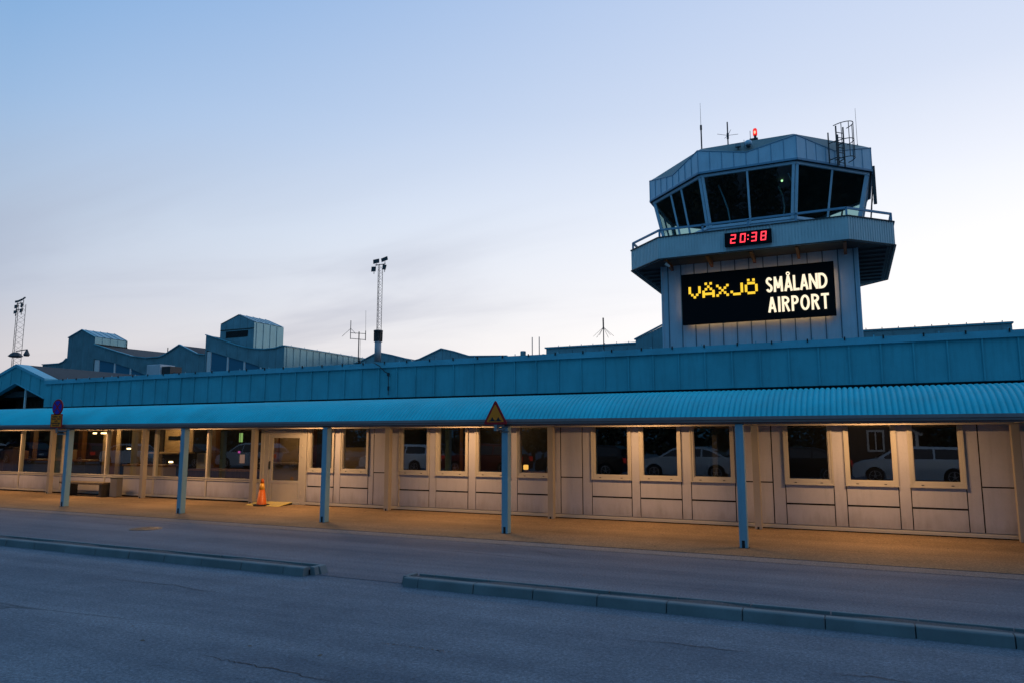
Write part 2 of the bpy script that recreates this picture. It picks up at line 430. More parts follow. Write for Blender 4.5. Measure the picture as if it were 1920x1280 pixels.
for a0, b0 in edges + [(XR, XR)]:
    if a0-prev > .02:
        m.box(prev, a0, YW+.02, YW+.14, .09, ZW)
        m.box(prev+.010, a0-.010, YW-.004, YW+.02, .15, ZW)     # pilaster strip
    prev = b0
m.build('panel_wall', M['panel'], tb)
m = MB(); m.box(-13.07, XR, YW-.035, YW+.15, .085, .135); m.box(-13.07, XR, YW-.055, YW-.0352, .075, .118); m.build('base_rail', M['frame'], tb)
m = MB()
for a0, b0 in WIN:
    m.box(a0+.008, b0-.008, YW+.008, YW+.0195, .523, .555)
    for x in (a0, b0): m.box(x-.0075, x+.0075, YW+.006, YW+.0195, .15, .90)
for a0, b0 in BLK:
    m.box(a0+.012, b0-.012, YW+.008, YW+.0195, .926, .949)
    for x in (a0, b0): m.box(x-.0095, x+.0095, YW+.006, YW+.0195, .15, 2.2)
m.build('joint_shadow_gap', M['dark'], tb)
m = MB(); m.box(XL, XR, YW+.0, YW+.2, -.1, .082); m.build('plinth_gap', M['dark'], tb)

def window(x0, x1):
    f = MB(); g = .060
    for xa, xb in ((x0, x0+g), (x1-g, x1)):
        f.box(xa, xb, YW-.030, YW+.10, .92, 2.12)
    f.box(x0+g, x1-g, YW-.030, YW+.10, .922, .998)
    f.box(x0+g, x1-g, YW-.030, YW+.10, 2.07, 2.12)
    f.box(x0-.010, x1+.010, YW-.050, YW-.0305, .904, .926)       # drip sill
    f.box(x0-.008, x0+.020, YW-.045, YW-.0305, .927, 2.11); f.box(x1-.020, x1+.008, YW-.045, YW-.0305, .927, 2.11)
    o = f.build('window', M['frame'], tb)
    for q in (.22, .76):
        d = MB(); xx = x0+(x1-x0)*q; d.box(xx-.022, xx+.022, YW-.0345, YW-.0302, .942, .954); d.build('drain_slot', M['dark'], o)
    s = MB(); t = .018
    for xa, xb in ((x0+g, x0+g+t), (x1-g-t, x1-g)): s.box(xa, xb, YW-.012, YW+.05, .998, 2.068)
    s.box(x0+g+t, x1-g-t, YW-.012, YW+.05, .998, 1.016)
    s.build('sash', M['frame'], o)
    p = MB(); p.quad([(x0+g+t,YW+.03,1.016),(x1-g-t,YW+.03,1.016),(x1-g-t,YW+.03,2.07),(x0+g+t,YW+.03,2.07)])
    p.build('pane', M['glass'], o, fix=False)
for a0, b0 in WIN: window(a0, b0)

# big glazing to the left of the door
MUL = [-40.0,-37.9,-35.75,-33.6,-31.45,-29.4,-27.3,-25.21,-23.05,-20.95,-18.80,-16.66,-14.63]
m = MB()
for x in MUL:
    m.box(x-.028, x+.028, YW-.03, YW+.10, .14, 2.14)
m.box(MUL[0], MUL[-1], YW-.028, YW+.10, .60, .675); m.box(MUL[0], MUL[-1], YW-.04, YW+.02, .655, .682)
m.box(MUL[0], MUL[-1], YW-.028, YW+.10, 2.08, 2.14)
m.box(MUL[0], MUL[-1], YW-.04, YW+.12, .09, .145)
m.box(MUL[0], MUL[-1], YW-.06, YW-.03, .10, .118)
m.box(-42, MUL[-1], YW+.02, YW+.12, 2.14, 2.78)
m.build('glazing_frame', M['frame'], tb)
m = MB()
for xa, xb in zip(MUL, MUL[1:]):
    m.box(xa+.040, xb-.040, YW-.012, YW+.03, .155, .588)
m.build('glazing_apron', M['panel'], tb)
for xa, xb in zip(MUL, MUL[1:]):
    p = MB(); p.quad([(xa+.028,YW+.03,.675),(xb-.028,YW+.03,.675),(xb-.028,YW+.03,2.08),(xa+.028,YW+.03,2.08)])
    p.build('glazing_pane', M['glass'], tb, fix=False)
m = MB(); m.box(MUL[0], -14.60, YW+.06, YW+.13, .1, .60); m.build('apron_lining', M['room'], tb)

# door
m = MB()
m.box(-14.60, -14.37, YW-.03, YW+.12, .06, 2.78); m.box(-14.56,-14.52, YW-.05,YW-.03,.1,2.5)
m.box(-13.21, -13.07, YW-.03, YW+.12, .06, 2.78)
m.box(-14.37, -13.21, YW-.025, YW+.12, 1.90, 2.78); m.box(-14.36, -13.22, YW-.045, YW-.025, 1.93, 1.99)
m.box(-14.37, -13.21, YW-.06, YW+.12, .06, .105)
m.build('door_frame', M['frame'], tb)
d = MB()
d.box(-14.36, -14.25, YW-.012, YW+.04, .11, 1.895); d.box(-13.33, -13.22, YW-.012, YW+.04, .11, 1.895)
d.box(-14.25, -13.33, YW-.012, YW+.04, 1.80, 1.895); d.box(-14.25, -13.33, YW-.012, YW+.04, .11, .17)
d.box(-14.25, -13.33, YW-.012, YW+.04, .60, .67); d.box(-14.235, -13.345, YW-.004, YW+.03, .17, .60)
dr = d.build('door', M['frame'], tb)
h = MB(); h.box(-14.335,-14.315,YW-.05,YW-.012,.98,1.16); h.box(-14.345,-14.305,YW-.019,YW-.012,.96,1.18); h.build('handle', M['steel_dark'], dr)
for z in (.35, 1.35, 1.62):  # upper two put a reflection and shadow beside the door into solid shape
    h = MB(); h.tube((-13.215,YW-.03,z-.05),(-13.215,YW-.03,z+.05),.016,8); h.build('hinge_mark', M['frame'], dr)
p = MB(); p.quad([(-14.25,YW+.01,.67),(-13.33,YW+.01,.67),(-13.33,YW+.01,1.80),(-14.25,YW+.01,1.80)]); p.build('pane', M['glass'], dr, fix=False)

# rooms behind the glass
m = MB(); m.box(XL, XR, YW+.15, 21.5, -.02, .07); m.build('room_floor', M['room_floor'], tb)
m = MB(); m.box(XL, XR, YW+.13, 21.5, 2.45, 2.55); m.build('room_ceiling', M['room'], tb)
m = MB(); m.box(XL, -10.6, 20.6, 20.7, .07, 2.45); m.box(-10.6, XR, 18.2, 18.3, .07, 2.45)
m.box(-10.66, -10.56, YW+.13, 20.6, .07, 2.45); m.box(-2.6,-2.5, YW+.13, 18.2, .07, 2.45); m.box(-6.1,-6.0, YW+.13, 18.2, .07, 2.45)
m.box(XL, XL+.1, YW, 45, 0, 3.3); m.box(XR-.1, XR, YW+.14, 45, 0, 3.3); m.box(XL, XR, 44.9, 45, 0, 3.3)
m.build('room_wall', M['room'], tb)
for bx in ((-22.4,-21.0,18.55,18.6,1.28,2.4),(-26.75,-25.75,19.3,19.35,.07,2.4),(-23.1,-22.6,17.75,17.8,.07,2.4),(-17.3,-16.3,18.6,18.65,.07,2.4),(-14.9,-13.2,18.9,18.95,.07,1.5)):
    m = MB(); m.box(*bx); m.build('room_lining', M['room_warm'], tb)
for xx, yy in ((-28.35,17.6),(-25.52,17.6),(-23.93,17.6),(-22.2,19.2),(-19.75,18.4),(-17.2,18.6),(-15.9,18.8),(-12.72,15.75),(-11.35,16.6),(-9.6,17.2)):
    m = MB(); m.box(xx-.11, xx+.11, yy-.09, yy+.09, .07, 2.45); m.build('timber_column', M['wood'], tb)
# cable running down the fascia
m = MB(); m.path([(-10.9,15.12,3.69),(-10.72,15.10,3.60),(-10.55,15.11,3.45),(-10.447,15.11,3.40)], .012, 5)
m.tube((-10.447,15.11,3.40),(-10.437,15.11,2.86),.010,5); m.box(-10.47,-10.42,15.08,15.13,3.34,3.42); m.box(-10.455,-10.425,15.09,15.13,2.98,3.08)
m.build('cable', M['steel_dark'], tb)
# wrinkled conduit beside the back post
m = MB(); zz = .12; side_ = 1; pts = []
while zz < 2.0:
    pts.append((-10.145+.012*side_, YW-.035, zz)); side_ *= -1; zz += random.choice((.06,.11,.2))
m.path(pts, .016, 6); m.build('conduit', M['beige'], tb)

# ------------------------------------------------------------------ covered walkway
cw = thing('covered_walkway', 'turquoise corrugated barrel roofed walkway on square posts along the terminal front', 'canopy', (-8, YP, 0))
XA, XB = -40.0, 9.0
per, sub, na = .088, 10, 18
amp = .020
m = MB()
nx = int((XB-XA)/per*sub)
prof = []
RC, AH = 1.848, R(43.8)                       # barrel vault: arc of radius RC over the walkway
for k in range(na+1):
    t = -AH + 2*AH*k/na
    prof.append((13.82+RC*math.sin(t), 2.65-RC+RC*math.cos(t), Vector((0, math.sin(t), math.cos(t)))))
for i in range(nx+1):
    x = XA+i*per/sub; ph = 2*abs(math.cos(math.pi*i/sub))**.55-1
    for (y, z, nrm) in prof:
        m.v.append((x, y+nrm.y*amp*ph, z+nrm.z*amp*ph))
for i in range(nx):
    for k in range(na):
        b0 = i*(na+1)+k; m.f.append((b0, b0+na+1, b0+na+2, b0+1)); m.m.append(0)
m.build('roof_sheet', M['turq'], cw, smooth=True, fix=False)
m = MB()
m.box(XA, XB, YP-.14, YP-.04, 2.062, 2.125); m.box(XA, XB, YP-.165, YP-.141, 2.10, 2.152); m.box(XA, XB, YP-.04, YP+.12, 2.03, 2.11)
m.build('eave_beam', M['beam'], cw)
m = MB(); m.box(XA, XB, 15.0, 15.12, 2.035, 2.25); m.box(XA, XB, 14.985, 15.0, 2.07, 2.085); m.build('rear_beam', M['beige'], cw)
m = MB(); m.box(XA, XB, 15.02, YW-.0, 2.14, 2.16); m.build('rear_gutter', M['dark'], cw)
PX = [-35.95,-31.65,-27.35,-23.15,-18.88,-14.60,-10.31,-6.00,-1.68,2.60,6.90]
for i, x in enumerate(PX):
    m = MB(); m.box(x-.065, x+.065, YP-.07, YP+.08, .015, 2.03)
    o = m.build('front_post', M['post'], cw, bevel=.008)
    n = MB(); n.box(x-.025, x+.022, YP-.0735, YP-.06, .018, .14); n.box(x-.085,x+.085,YP-.09,YP+.1,.014,.022); n.build('post_foot', M['dark'], o)
for i, x in enumerate(PX):
    x = x - .03 if x > -12 else x-.1
    m = MB(); m.box(x-.065, x+.065, 14.97, 15.11, .05, 2.035)
    o = m.build('rear_post', M['beige'], cw, bevel=.008)
    n = MB(); n.box(x-.02, x+.02, 14.966, 14.98, .05, .10); n.build('post_foot', M['dark'], o)
m = MB()
for x in PX:
    m.beam((x, YP, 2.10), (x, 15.05, 2.10), .06, .09)
m.build('cross_beam', M['beige'], cw)

# lamps hanging under the canopy
lamp_me = None
for i, x in enumerate([p+2.12 for p in PX[:-1]]):
    e_lamp = (24,46,56,62,60,66,55,50,58,5)[i]
    o = thing('walkway_lamp', 'warm tube lamp under the turquoise walkway roof, hidden behind the eave beam', 'lamp', (x, 14.25, 2.42), 'lamps under the walkway roof')
    if lamp_me is None:
        h = MB(); h.box(-.62,.62,-.06,.06,.03,.08); h.tube((-.4,0,.08),(-.4,0,.17),.012,5); h.tube((.4,0,.08),(.4,0,.17),.012,5)
        ho = h.build('housing', M['steel'], o); ho.matrix_parent_inverse = Matrix()
        t = MB(); t.tube((-.58,0,.0),(.58,0,.0),.022,8); to = t.build('tube', M['e_tube'], o); to.matrix_parent_inverse = Matrix()
        lamp_me = (ho, to)
    else:
        for q in lamp_me:
            c2 = q.copy(); COL.objects.link(c2); c2.parent = o
    L = bpy.data.lights.new('walkway_light', 'AREA'); L.shape = 'RECTANGLE'; L.size = 1.0; L.size_y = .12; L.energy = e_lamp*.92; L.color = (1,.55,.23)
    lo = bpy.data.objects.new('walkway_light', L); COL.objects.link(lo); lo.location = (x, 14.25, 2.38)

# ------------------------------------------------------------------ control tower
CX, CY = -2.10, 22.22
tw = thing('control_tower', 'square control tower with octagonal glass cab and corrugated balcony above the terminal roof', 'control tower', (CX, CY, 0))
x0, x1, y0, y1 = -4.61, .42, 20.0, 24.44
m = MB(); m.box(x0, x1, y0, y1, 3.4, 6.75)
seam = [-4.43 + i*(4.75/13) for i in range(14)]
for x in (x0+.004, x1-.004): m.box(x-.02, x+.02, y0-.03, y0+.05, 3.4, 6.74)
for xa, xb in ((x0+.02, seam[0]), (seam[0], seam[1]), (seam[-2], seam[-1])):
    m.box(xa, xb, y0-.008, y0+.01, 5.63, 5.645)
y = y0+.4
while y < y1:
    m.box(x0-.014, x0+.01, y-.009, y+.009, 3.4, 6.74); m.box(x1-.01, x1+.014, y-.009, y+.009, 3.4, 6.74); y += .39
m.build('shaft', M['clad2'], tw)
m = MB()
for x in seam: m.box(x-.011, x+.011, y0-.016, y0+.01, 3.4, 6.74)
m.build('shaft_seam', M['seam'], tw)
# balcony
def bal(off):      # chamfered rectangle, inset by off
    hx, hy, ch = 3.38-off, 3.25-off, 1.04-off*.41
    return [(CX-hx+ch,CY-hy),(CX+hx-ch,CY-hy),(CX+hx,CY-hy+ch),(CX+hx,CY+hy-ch),(CX+hx-ch,CY+hy),(CX-hx+ch,CY+hy),(CX-hx,CY+hy-ch),(CX-hx,CY-hy+ch)]
ZS, ZT = 6.57, 7.165
B0 = bal(0); B1 = bal(.09)
m = MB()
for i in range(8):                # corrugated parapet wall as rows of narrow folds
    p, q = Vector((*B0[i],0)), Vector((*B0[(i+1)%8],0)); L = (q-p).length; n = max(4, int(L/.075)); d = (q-p)/n
    nr = Vector((d.y,-d.x,0)).normalized()
    for k in range(n):
        a_, b_, c_ = p+d*k, p+d*(k+.62), p+d*(k+1)
        ri = nr*-.016
        for s_, e_ in ((a_, b_), (b_+ri, c_+ri)):
            m.quad([(*s_[:2],ZS),(*e_[:2],ZS),(*e_[:2],ZT),(*s_[:2],ZT)])
        m.quad([(*b_[:2],ZS),(*(b_+ri)[:2],ZS),(*(b_+ri)[:2],ZT),(*b_[:2],ZT)])
        m.quad([(*(c_+ri)[:2],ZS),(*c_[:2],ZS),(*c_[:2],ZT),(*(c_+ri)[:2],ZT)])
    # inner skin and capping
    pi, qi = B1[i], B1[(i+1)%8]
    m.quad([(*qi,ZS),(*pi,ZS),(*pi,ZT),(*qi,ZT)])
    m.quad([(p.x,p.y,ZT+.001),(q.x,q.y,ZT+.001),(*qi,ZT+.001),(*pi,ZT+.001)])
bp = m.build('balcony_parapet', painted('balcony_sheet', (.54,.66,.68), .5, .1, .14, 0), tw, fix=False)
m = MB()
for i in range(8):
    p, q = Vector((*B0[i],0)), Vector((*B0[(i+1)%8],0)); nr = Vector((q.y-p.y, p.x-q.x, 0)).normalized()*.012
    for z, hh in ((ZT-.006, .024), (ZS-.012, .02)): m.beam((p.x+nr.x,p.y+nr.y,z+hh/2), (q.x+nr.x,q.y+nr.y,z+hh/2), .03, hh)
m.build('parapet_trim', M['steel_dark'], tw)
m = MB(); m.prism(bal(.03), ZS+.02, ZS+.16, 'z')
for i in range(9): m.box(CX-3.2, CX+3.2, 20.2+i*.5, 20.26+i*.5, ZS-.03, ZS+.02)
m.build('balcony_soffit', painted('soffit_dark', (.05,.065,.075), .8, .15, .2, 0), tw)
for x in (-4.30,-3.20,-2.08,-.97,.14):
    m = MB(); m.prism([(19.10,ZS+.02),(19.98,ZS+.02),(19.98,ZS-.13),(19.10,ZS-.03)], x-.035, x+.035, 'x'); m.build('bracket', M['brown'], tw)
# railing
m = MB(); RL = bal(.05); ZR = 7.385
for i in range(8):
    p, q = RL[i], RL[(i+1)%8]
    m.beam((*p, ZR), (*q, ZR), .05, .05)
    nps = {0:4, 4:4}.get(i, 1) if i in (0,4) else (3 if i in (2,6) else 1)
    for k in range(nps):
        t = k/nps; xx, yy = p[0]+(q[0]-p[0])*t, p[1]+(q[1]-p[1])*t
        m.beam((xx,yy,ZT-.2), (xx,yy,ZR), .05, .05)
m.build('railing', M['rail'], tw)

# cab: octagon whose glass leans outwards
def octo(ap, z, cy=None):
    r = ap/math.cos(R(22.5)); cy = CY if cy is None else cy
    return [Vector((CX+r*math.cos(R(-112.5+45*k)), cy+r*math.sin(R(-112.5+45*k)), z)) for k in range(8)]
ZG0, ZG1, ZR0 = 7.43, 8.86, 9.53
A0, A1 = 2.62, 2.92
lo_, hi_ = octo(A0, ZG0), octo(A1, ZG1)
m = MB()
l2 = octo(A0, 6.74)
for i in range(8):
    j = (i+1)%8; m.quad([l2[i], l2[j], lo_[j], lo_[i]])
m.build('cab_base', M['clad2'], tw, fix=False)
frame = MB()
def bar(p, q, w_, d_): frame.beam(p, q, w_, d_)
cabm = MB()
for i in range(8):
    j = (i+1)%8
    bl, br, tl, tr = lo_[i], lo_[j], hi_[i], hi_[j]
    fr_ = MB()
    fr_.beam(bl+Vector((0,0,.03)), br+Vector((0,0,.03)), .07, .07); fr_.beam(tl-Vector((0,0,.035)), tr-Vector((0,0,.035)), .07, .07)
    e = (br-bl).normalized(); e2 = (tr-tl).normalized()
    fr_.beam(bl+e*.05, tl+e2*.05, .07, .085); fr_.beam(br-e*.05, tr-e2*.05, .07, .085)
    ts = (.38,.60) if i in (7, 3) else (.5,)
    for t in ts: fr_.beam(bl.lerp(br,t), tl.lerp(tr,t), .05, .06)
    o = fr_.build('cab_window', M['rail'] if False else M['clad2'], tw)
    p = MB(); cuts = [0, *ts, 1]
    for t0, t1 in zip(cuts, cuts[1:]):
        p.quad([bl.lerp(br,t0), bl.lerp(br,t1), tl.lerp(tr,t1), tl.lerp(tr,t0)])
    p.build('pane', M['cabglass'], o, fix=False)
# fascia with folded V top and tilted roof facets
fb, ft = octo(3.02, ZG1+.03), octo(3.02, ZR0)
rg = octo(2.86, ZR0+.10)
m = MB(); rf = MB(); seams = MB()
for i in range(8):
    j = (i+1)%8
    mid_t = (ft[i]+ft[j])/2; mid_t.z -= .26
    mid_r = (rg[i]+rg[j])/2
    m.quad([fb[i], fb[j], ft[j], mid_t, ft[i]])
    rf.quad([ft[i], mid_t, rg[i]]); rf.quad([mid_t, mid_r, rg[i]]); rf.quad([mid_t, rg[j], mid_r]); rf.quad([mid_t, ft[j], rg[j]])
    rf.quad([rg[i], mid_r, rg[j], Vector((CX,CY,ZR0+.02))])
    nr = (fb[i]+fb[j])/2 - Vector((CX,CY,ZG1+.03)); nr.normalize()
    for k in range(0, 9):
        t = k/8; b_ = fb[i].lerp(fb[j], t)
        zt = ZR0 - .26*(1-abs(t-.5)*2)
        seams.beam((b_.x+nr.x*.004, b_.y+nr.y*.004, b_.z+.01), (b_.x+nr.x*.004, b_.y+nr.y*.004, zt-.005), .014, .02)
    edge = [ft[i], mid_t, ft[j]]
    for p_, q_ in zip(edge, edge[1:]): seams.beam(p_+nr*.006, q_+nr*.006, .02, .02)
    seams.beam(fb[i]+nr*.008, fb[j]+nr*.008, .03, .05)
fa = m.build('cab_fascia', M['clad2'], tw, fix=False)
seams.build('fascia_seam', M['rail'], tw)
rf.build('cab_roof', M['green_roof'], tw, fix=False)
m = MB(); c0 = octo(3.0, ZG1+.01); m.quad(list(reversed(c0))); m.build('cab_ceiling', M['room'], tw, fix=False)
m = MB(); m.prism([(p.x,p.y) for p in octo(2.55, 0)], 6.78, 6.84, 'z'); m.build('cab_floor', M['room'], tw)
m = MB()
d0, d1 = octo(2.1, 7.36), octo(1.45, 7.32)
for i in (6,7,0,1,2):
    j = (i+1)%8; m.quad([d0[i], d0[j], d1[j], d1[i]]); 
    m.quad([Vector((*d1[i][:2],6.85)), Vector((*d1[j][:2],6.85)), d1[j], d1[i]])
    if i in (1, 7): continue
    mm = (d0[i]+d0[j])/2; mm2 = (d1[i]+d1[j])/2; cc = mm.lerp(mm2,.4)
    t_ = (d0[j]-d0[i]).normalized()*.28
    m.quad([cc-t_+Vector((0,0,.02)), cc+t_+Vector((0,0,.02)), cc+t_+Vector((0,0,.36)), cc-t_+Vector((0,0,.36))])
m.build('control_desk', M['room'], tw, fix=False)
m = MB(); m.lathe((-1.33,20.6,8.93-.12), [(.02,0),(.028,.02),(.028,.04),(.015,.05)], 8); m.build('cab_lamp', M['e_green'], tw)
# pale wavy lines inside the cab, seen through the front glass
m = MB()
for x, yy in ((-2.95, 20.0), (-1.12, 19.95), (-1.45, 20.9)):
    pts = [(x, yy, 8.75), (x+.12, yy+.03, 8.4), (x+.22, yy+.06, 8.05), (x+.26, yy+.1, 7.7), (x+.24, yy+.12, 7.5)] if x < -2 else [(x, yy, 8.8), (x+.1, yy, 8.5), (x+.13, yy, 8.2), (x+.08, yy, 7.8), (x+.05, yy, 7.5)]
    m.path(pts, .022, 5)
m.build('wavy_line', M['clad2'], tw)
# down pipe and ladder on the right side of the cab
m = MB(); fx = CX+3.06
m.box(fx-.04, fx+.04, 21.2, 21.3, 8.05, 9.1)
m.build('down_pipe', M['steel_dark'], tw)
m = MB()
for yy in (21.25, 21.62):
    m.tube((fx-.0,yy,8.9), (fx-.2,yy,7.0), .018, 6)
for k in range(7): m.tube((fx-.03*k,21.25,8.7-k*.25),(fx-.03*k,21.62,8.7-k*.25),.012,5)
m.build('side_ladder', M['steel_dark'], tw)

# caged ladder on the right front chamfer of the cab roof
lc = Vector((CX,CY,0)) + Vector((1,-1,0)).normalized()*3.02
t_ = Vector((1,1,0)).normalized(); n_ = Vector((1,-1,0)).normalized()
cl_ = thing('caged_ladder', 'short steel ladder with safety cage hung on the tower cab roof edge', 'ladder', (lc.x, lc.y, 8.8))
cl0 = lc - t_*.10
m = MB()
for s in (-.12,.12):
    b_ = cl0 + n_*.30 + t_*s
    m.tube((b_.x,b_.y,8.72), (b_.x,b_.y,9.80), .020, 6)
for k in range(7):
    z = 8.82+k*.135; a_, b_ = cl0+n_*.30-t_*.12, cl0+n_*.30+t_*.12
    m.tube((a_.x,a_.y,z),(b_.x,b_.y,z),.011,5)
m.build('ladder_rail', M['steel_dark'], cl_)
m = MB()
for s in (-.16,.16):
    b_ = cl0 + n_*.07 + t_*s; m.tube((b_.x,b_.y,8.86),(b_.x,b_.y,9.70),.018,6)
    for z in (8.95, 9.4):
        e_ = cl0+n_*.30+t_*(s*.75); m.tube((b_.x,b_.y,z),(e_.x,e_.y,z),.014,5)
m.build('wall_bracket', M['steel_dark'], cl_)
m = MB()
for z in (8.85, 9.33, 9.78):
    pts = []
    for k in range(13):
        an = R(-90+180*k/12)
        p = cl0 + n_*(.32+.38*math.cos(an)) + t_*(.22*math.sin(an)); pts.append((p.x,p.y,z))
    m.path(pts, .012, 5)
for an in (-55,-20,20,55):
    p = cl0 + n_*(.32+.38*math.cos(R(an))) + t_*(.22*math.sin(R(an))); m.tube((p.x,p.y,8.85),(p.x,p.y,9.78),.010,5)
m.build('safety_cage', M['steel_dark'], cl_)

# sign, clock and fittings on the tower
sg = thing('airport_sign', 'black airport name sign with yellow and cream lit letters and glowing edge', 'sign', (-2.08, 19.75, 4.80))
YS = 19.74
m = MB(); m.box(-4.01, -.15, YS, YS+.12, 4.85, 6.25); m.build('sign_panel', M['black'], sg, bevel=.01)
m = MB()
m.box(-3.85, -.30, YS+.135, YS+.165, 4.885, 4.925); m.box(-3.85, -.30, YS+.15, YS+.165, 6.18, 6.20)
m.box(-.225, -.185, YS+.135, YS+.165, 5.05, 6.05); m.box(-3.975, -3.935, YS+.135, YS+.165, 5.05, 6.05)
m.build('backlight', M['e_halo'], sg)
m = MB()
for x in (-3.4,-2.08,-.76): m.box(x-.05,x+.05,YS+.12,YS+.27,5.2,5.9)
m.build('mounting', M['steel_dark'], sg)
PIX = {'V':['X...X','X...X','X...X','.X.X.','..X..'], 'A':['..X..','.X.X.','X...X','XXXXX','X...X'], 'X':['X...X','.X.X.','..X..','.X.X.','X...X'],
       'J':['....X','....X','....X','X...X','.XXX.'], 'O':['.XXX.','X...X','X...X','X...X','.XXX.']}
m = MB(); px_ = .0655; pz_ = .0655; zb = 5.555
for ch, xs, dots in (('V',-3.815,0),('A',-3.445,1),('X',-3.075,0),('J',-2.705,0),('O',-2.335,1)):
    for r_, row in enumerate(PIX[ch]):
        k = 0
        while k < 5:
            if row[k] == 'X':
                k2 = k
                while k2+1 < 5 and row[k2+1] == 'X': k2 += 1
                m.box(xs+k*px_+.002, xs+(k2+1)*px_-.002, YS-.03, YS-.001, zb+(4-r_)*pz_+.002, zb+(5-r_)*pz_-.002); k = k2+1
            else: k += 1
    if dots:
        for k in (1,3): m.box(xs+k*px_+.002, xs+(k+1)*px_-.002, YS-.03, YS-.001, zb+5.35*pz_, zb+6.3*pz_)
m.build('yellow_lettering', M['e_yellow'], sg)
def text(body, name, mat, parent, x, y, z, size, width=None, align='LEFT', bold=.0, ext=.01):
    cu = bpy.data.curves.new(name, 'FONT'); cu.body = body; cu.size = size; cu.align_x = align; cu.extrude = ext; cu.offset = bold; cu.resolution_u = 4
    tmp = bpy.data.objects.new(name, cu); COL.objects.link(tmp)
    dg = bpy.context.evaluated_depsgraph_get(); dg.update()
    me = bpy.data.meshes.new_from_object(tmp.evaluated_get(dg)); bpy.data.objects.remove(tmp)
    xs = [v.co.x for v in me.vertices]; w0 = max(xs)-min(xs); mn = min(xs)
    k = 1 if width is None else width/w0
    for v in me.vertices:
        px = (v.co.x-mn)*k if align == 'LEFT' else v.co.x*k
        v.co = Vector((x+px, y-v.co.z, z+v.co.y))
    me.materials.clear(); me.materials.append(mat)
    o = bpy.data.objects.new(name, me); COL.objects.link(o); attach(o, parent); return o
def arc(cx, cy, rx, ry, a0, a1, n=12):
    return [(cx+rx*math.cos(R(a0+(a1-a0)*k/n)), cy+ry*math.sin(R(a0+(a1-a0)*k/n))) for k in range(n+1)]
H_ = .40; T_ = .057; t2 = T_/2; HI = H_-t2
GL = {   # glyph: width, strokes along their centre lines
 'S': (.165, [arc(.0825,H_*.725,.0825-t2,H_*.275-t2,20,200,12)+arc(.0825,H_*.27,.0825-t2,H_*.27-t2,90,-160,14)[1:]]),
 'M': (.265, [[(.045,0),(.058,H_)],[(.058,HI),(.1325,.10)],[(.1325,.10),(.207,HI)],[(.207,H_),(.22,0)]]),
 'A': (.215, [[(.032,0),(.1075,H_)],[(.183,0),(.1075,H_)],[(.062,.115),(.153,.115)]]),
 'L': (.150, [[(t2,H_),(t2,0)],[(t2,t2),(.150,t2)]]),
 'N': (.215, [[(t2,0),(t2,H_)],[(t2+.004,HI),(.215-t2-.004,t2)],[(.215-t2,0),(.215-t2,H_)]]),
 'D': (.215, [[(t2,0),(t2,H_)],[(t2,HI)]+arc(.075,H_/2,.14-t2,H_/2-t2,90,-90,14)+[(t2,t2)]]),
 'I': (T_, [[(t2,0),(t2,H_)]]),
 'R': (.195, [[(t2,0),(t2,H_)],[(t2,HI)]+arc(.075,H_*.735,.10-t2+.01,H_*.265-t2,90,-90,12)+[(t2,H_*.47+t2)],[(.095,H_*.50),(.168,0)]]),
 'P': (.175, [[(t2,0),(t2,H_)],[(t2,HI)]+arc(.075,H_*.715,.10-t2,H_*.285-t2,90,-90,12)+[(t2,H_*.43+t2)]]),
 'O': (.225, [arc(.1125,H_/2,.1125-t2,H_/2-t2,0,360,26)]),
 'T': (.185, [[(.0925,0),(.0925,H_)],[(0,HI),(.185,HI)]]) }
def lettering(word, x0, x1, z, name):
    ws = [GL['A' if c_ == 'Å' else c_][0] for c_ in word]; gap = ((x1-x0)-sum(ws))/(len(word)-1); x = x0; m = MB(); dep = 0
    for c_, w_ in zip(word, ws):
        strokes = list(GL['A' if c_ == 'Å' else c_][1]); th = [T_]*len(strokes)
        if c_ == 'Å': strokes.append(arc(.1075,H_+.058,.036,.036,0,360,14)); th.append(.026)
        for st, tt in zip(strokes, th):
            closed = len(st) > 4 and abs(st[0][0]-st[-1][0])+abs(st[0][1]-st[-1][1]) < 1e-6
            L_, R_ = [], []
            for k, p in enumerate(st):
                a_ = st[k-1] if k else (st[-2] if closed else p); b_ = st[k+1] if k+1 < len(st) else (st[1] if closed else p)
                d = Vector((b_[0]-a_[0], b_[1]-a_[1])).normalized(); nn = Vector((-d.y, d.x))*tt/2
                L_.append((x+p[0]+nn.x, z+p[1]+nn.y)); R_.append((x+p[0]-nn.x, z+p[1]-nn.y))
            for k in range(len(st)-1):
                dep = (dep+1) % 40
                m.prism([L_[k],L_[k+1],R_[k+1],R_[k]], YS-.030-dep*.0002, YS-.001)
        x += w_+gap
    m.build(name, M['e_white'], sg)
lettering('SMÅLAND', -1.80, -.315, 5.562, 'cream_lettering')
lettering('AIRPORT', -1.775, -.30, 5.028, 'cream_lettering')

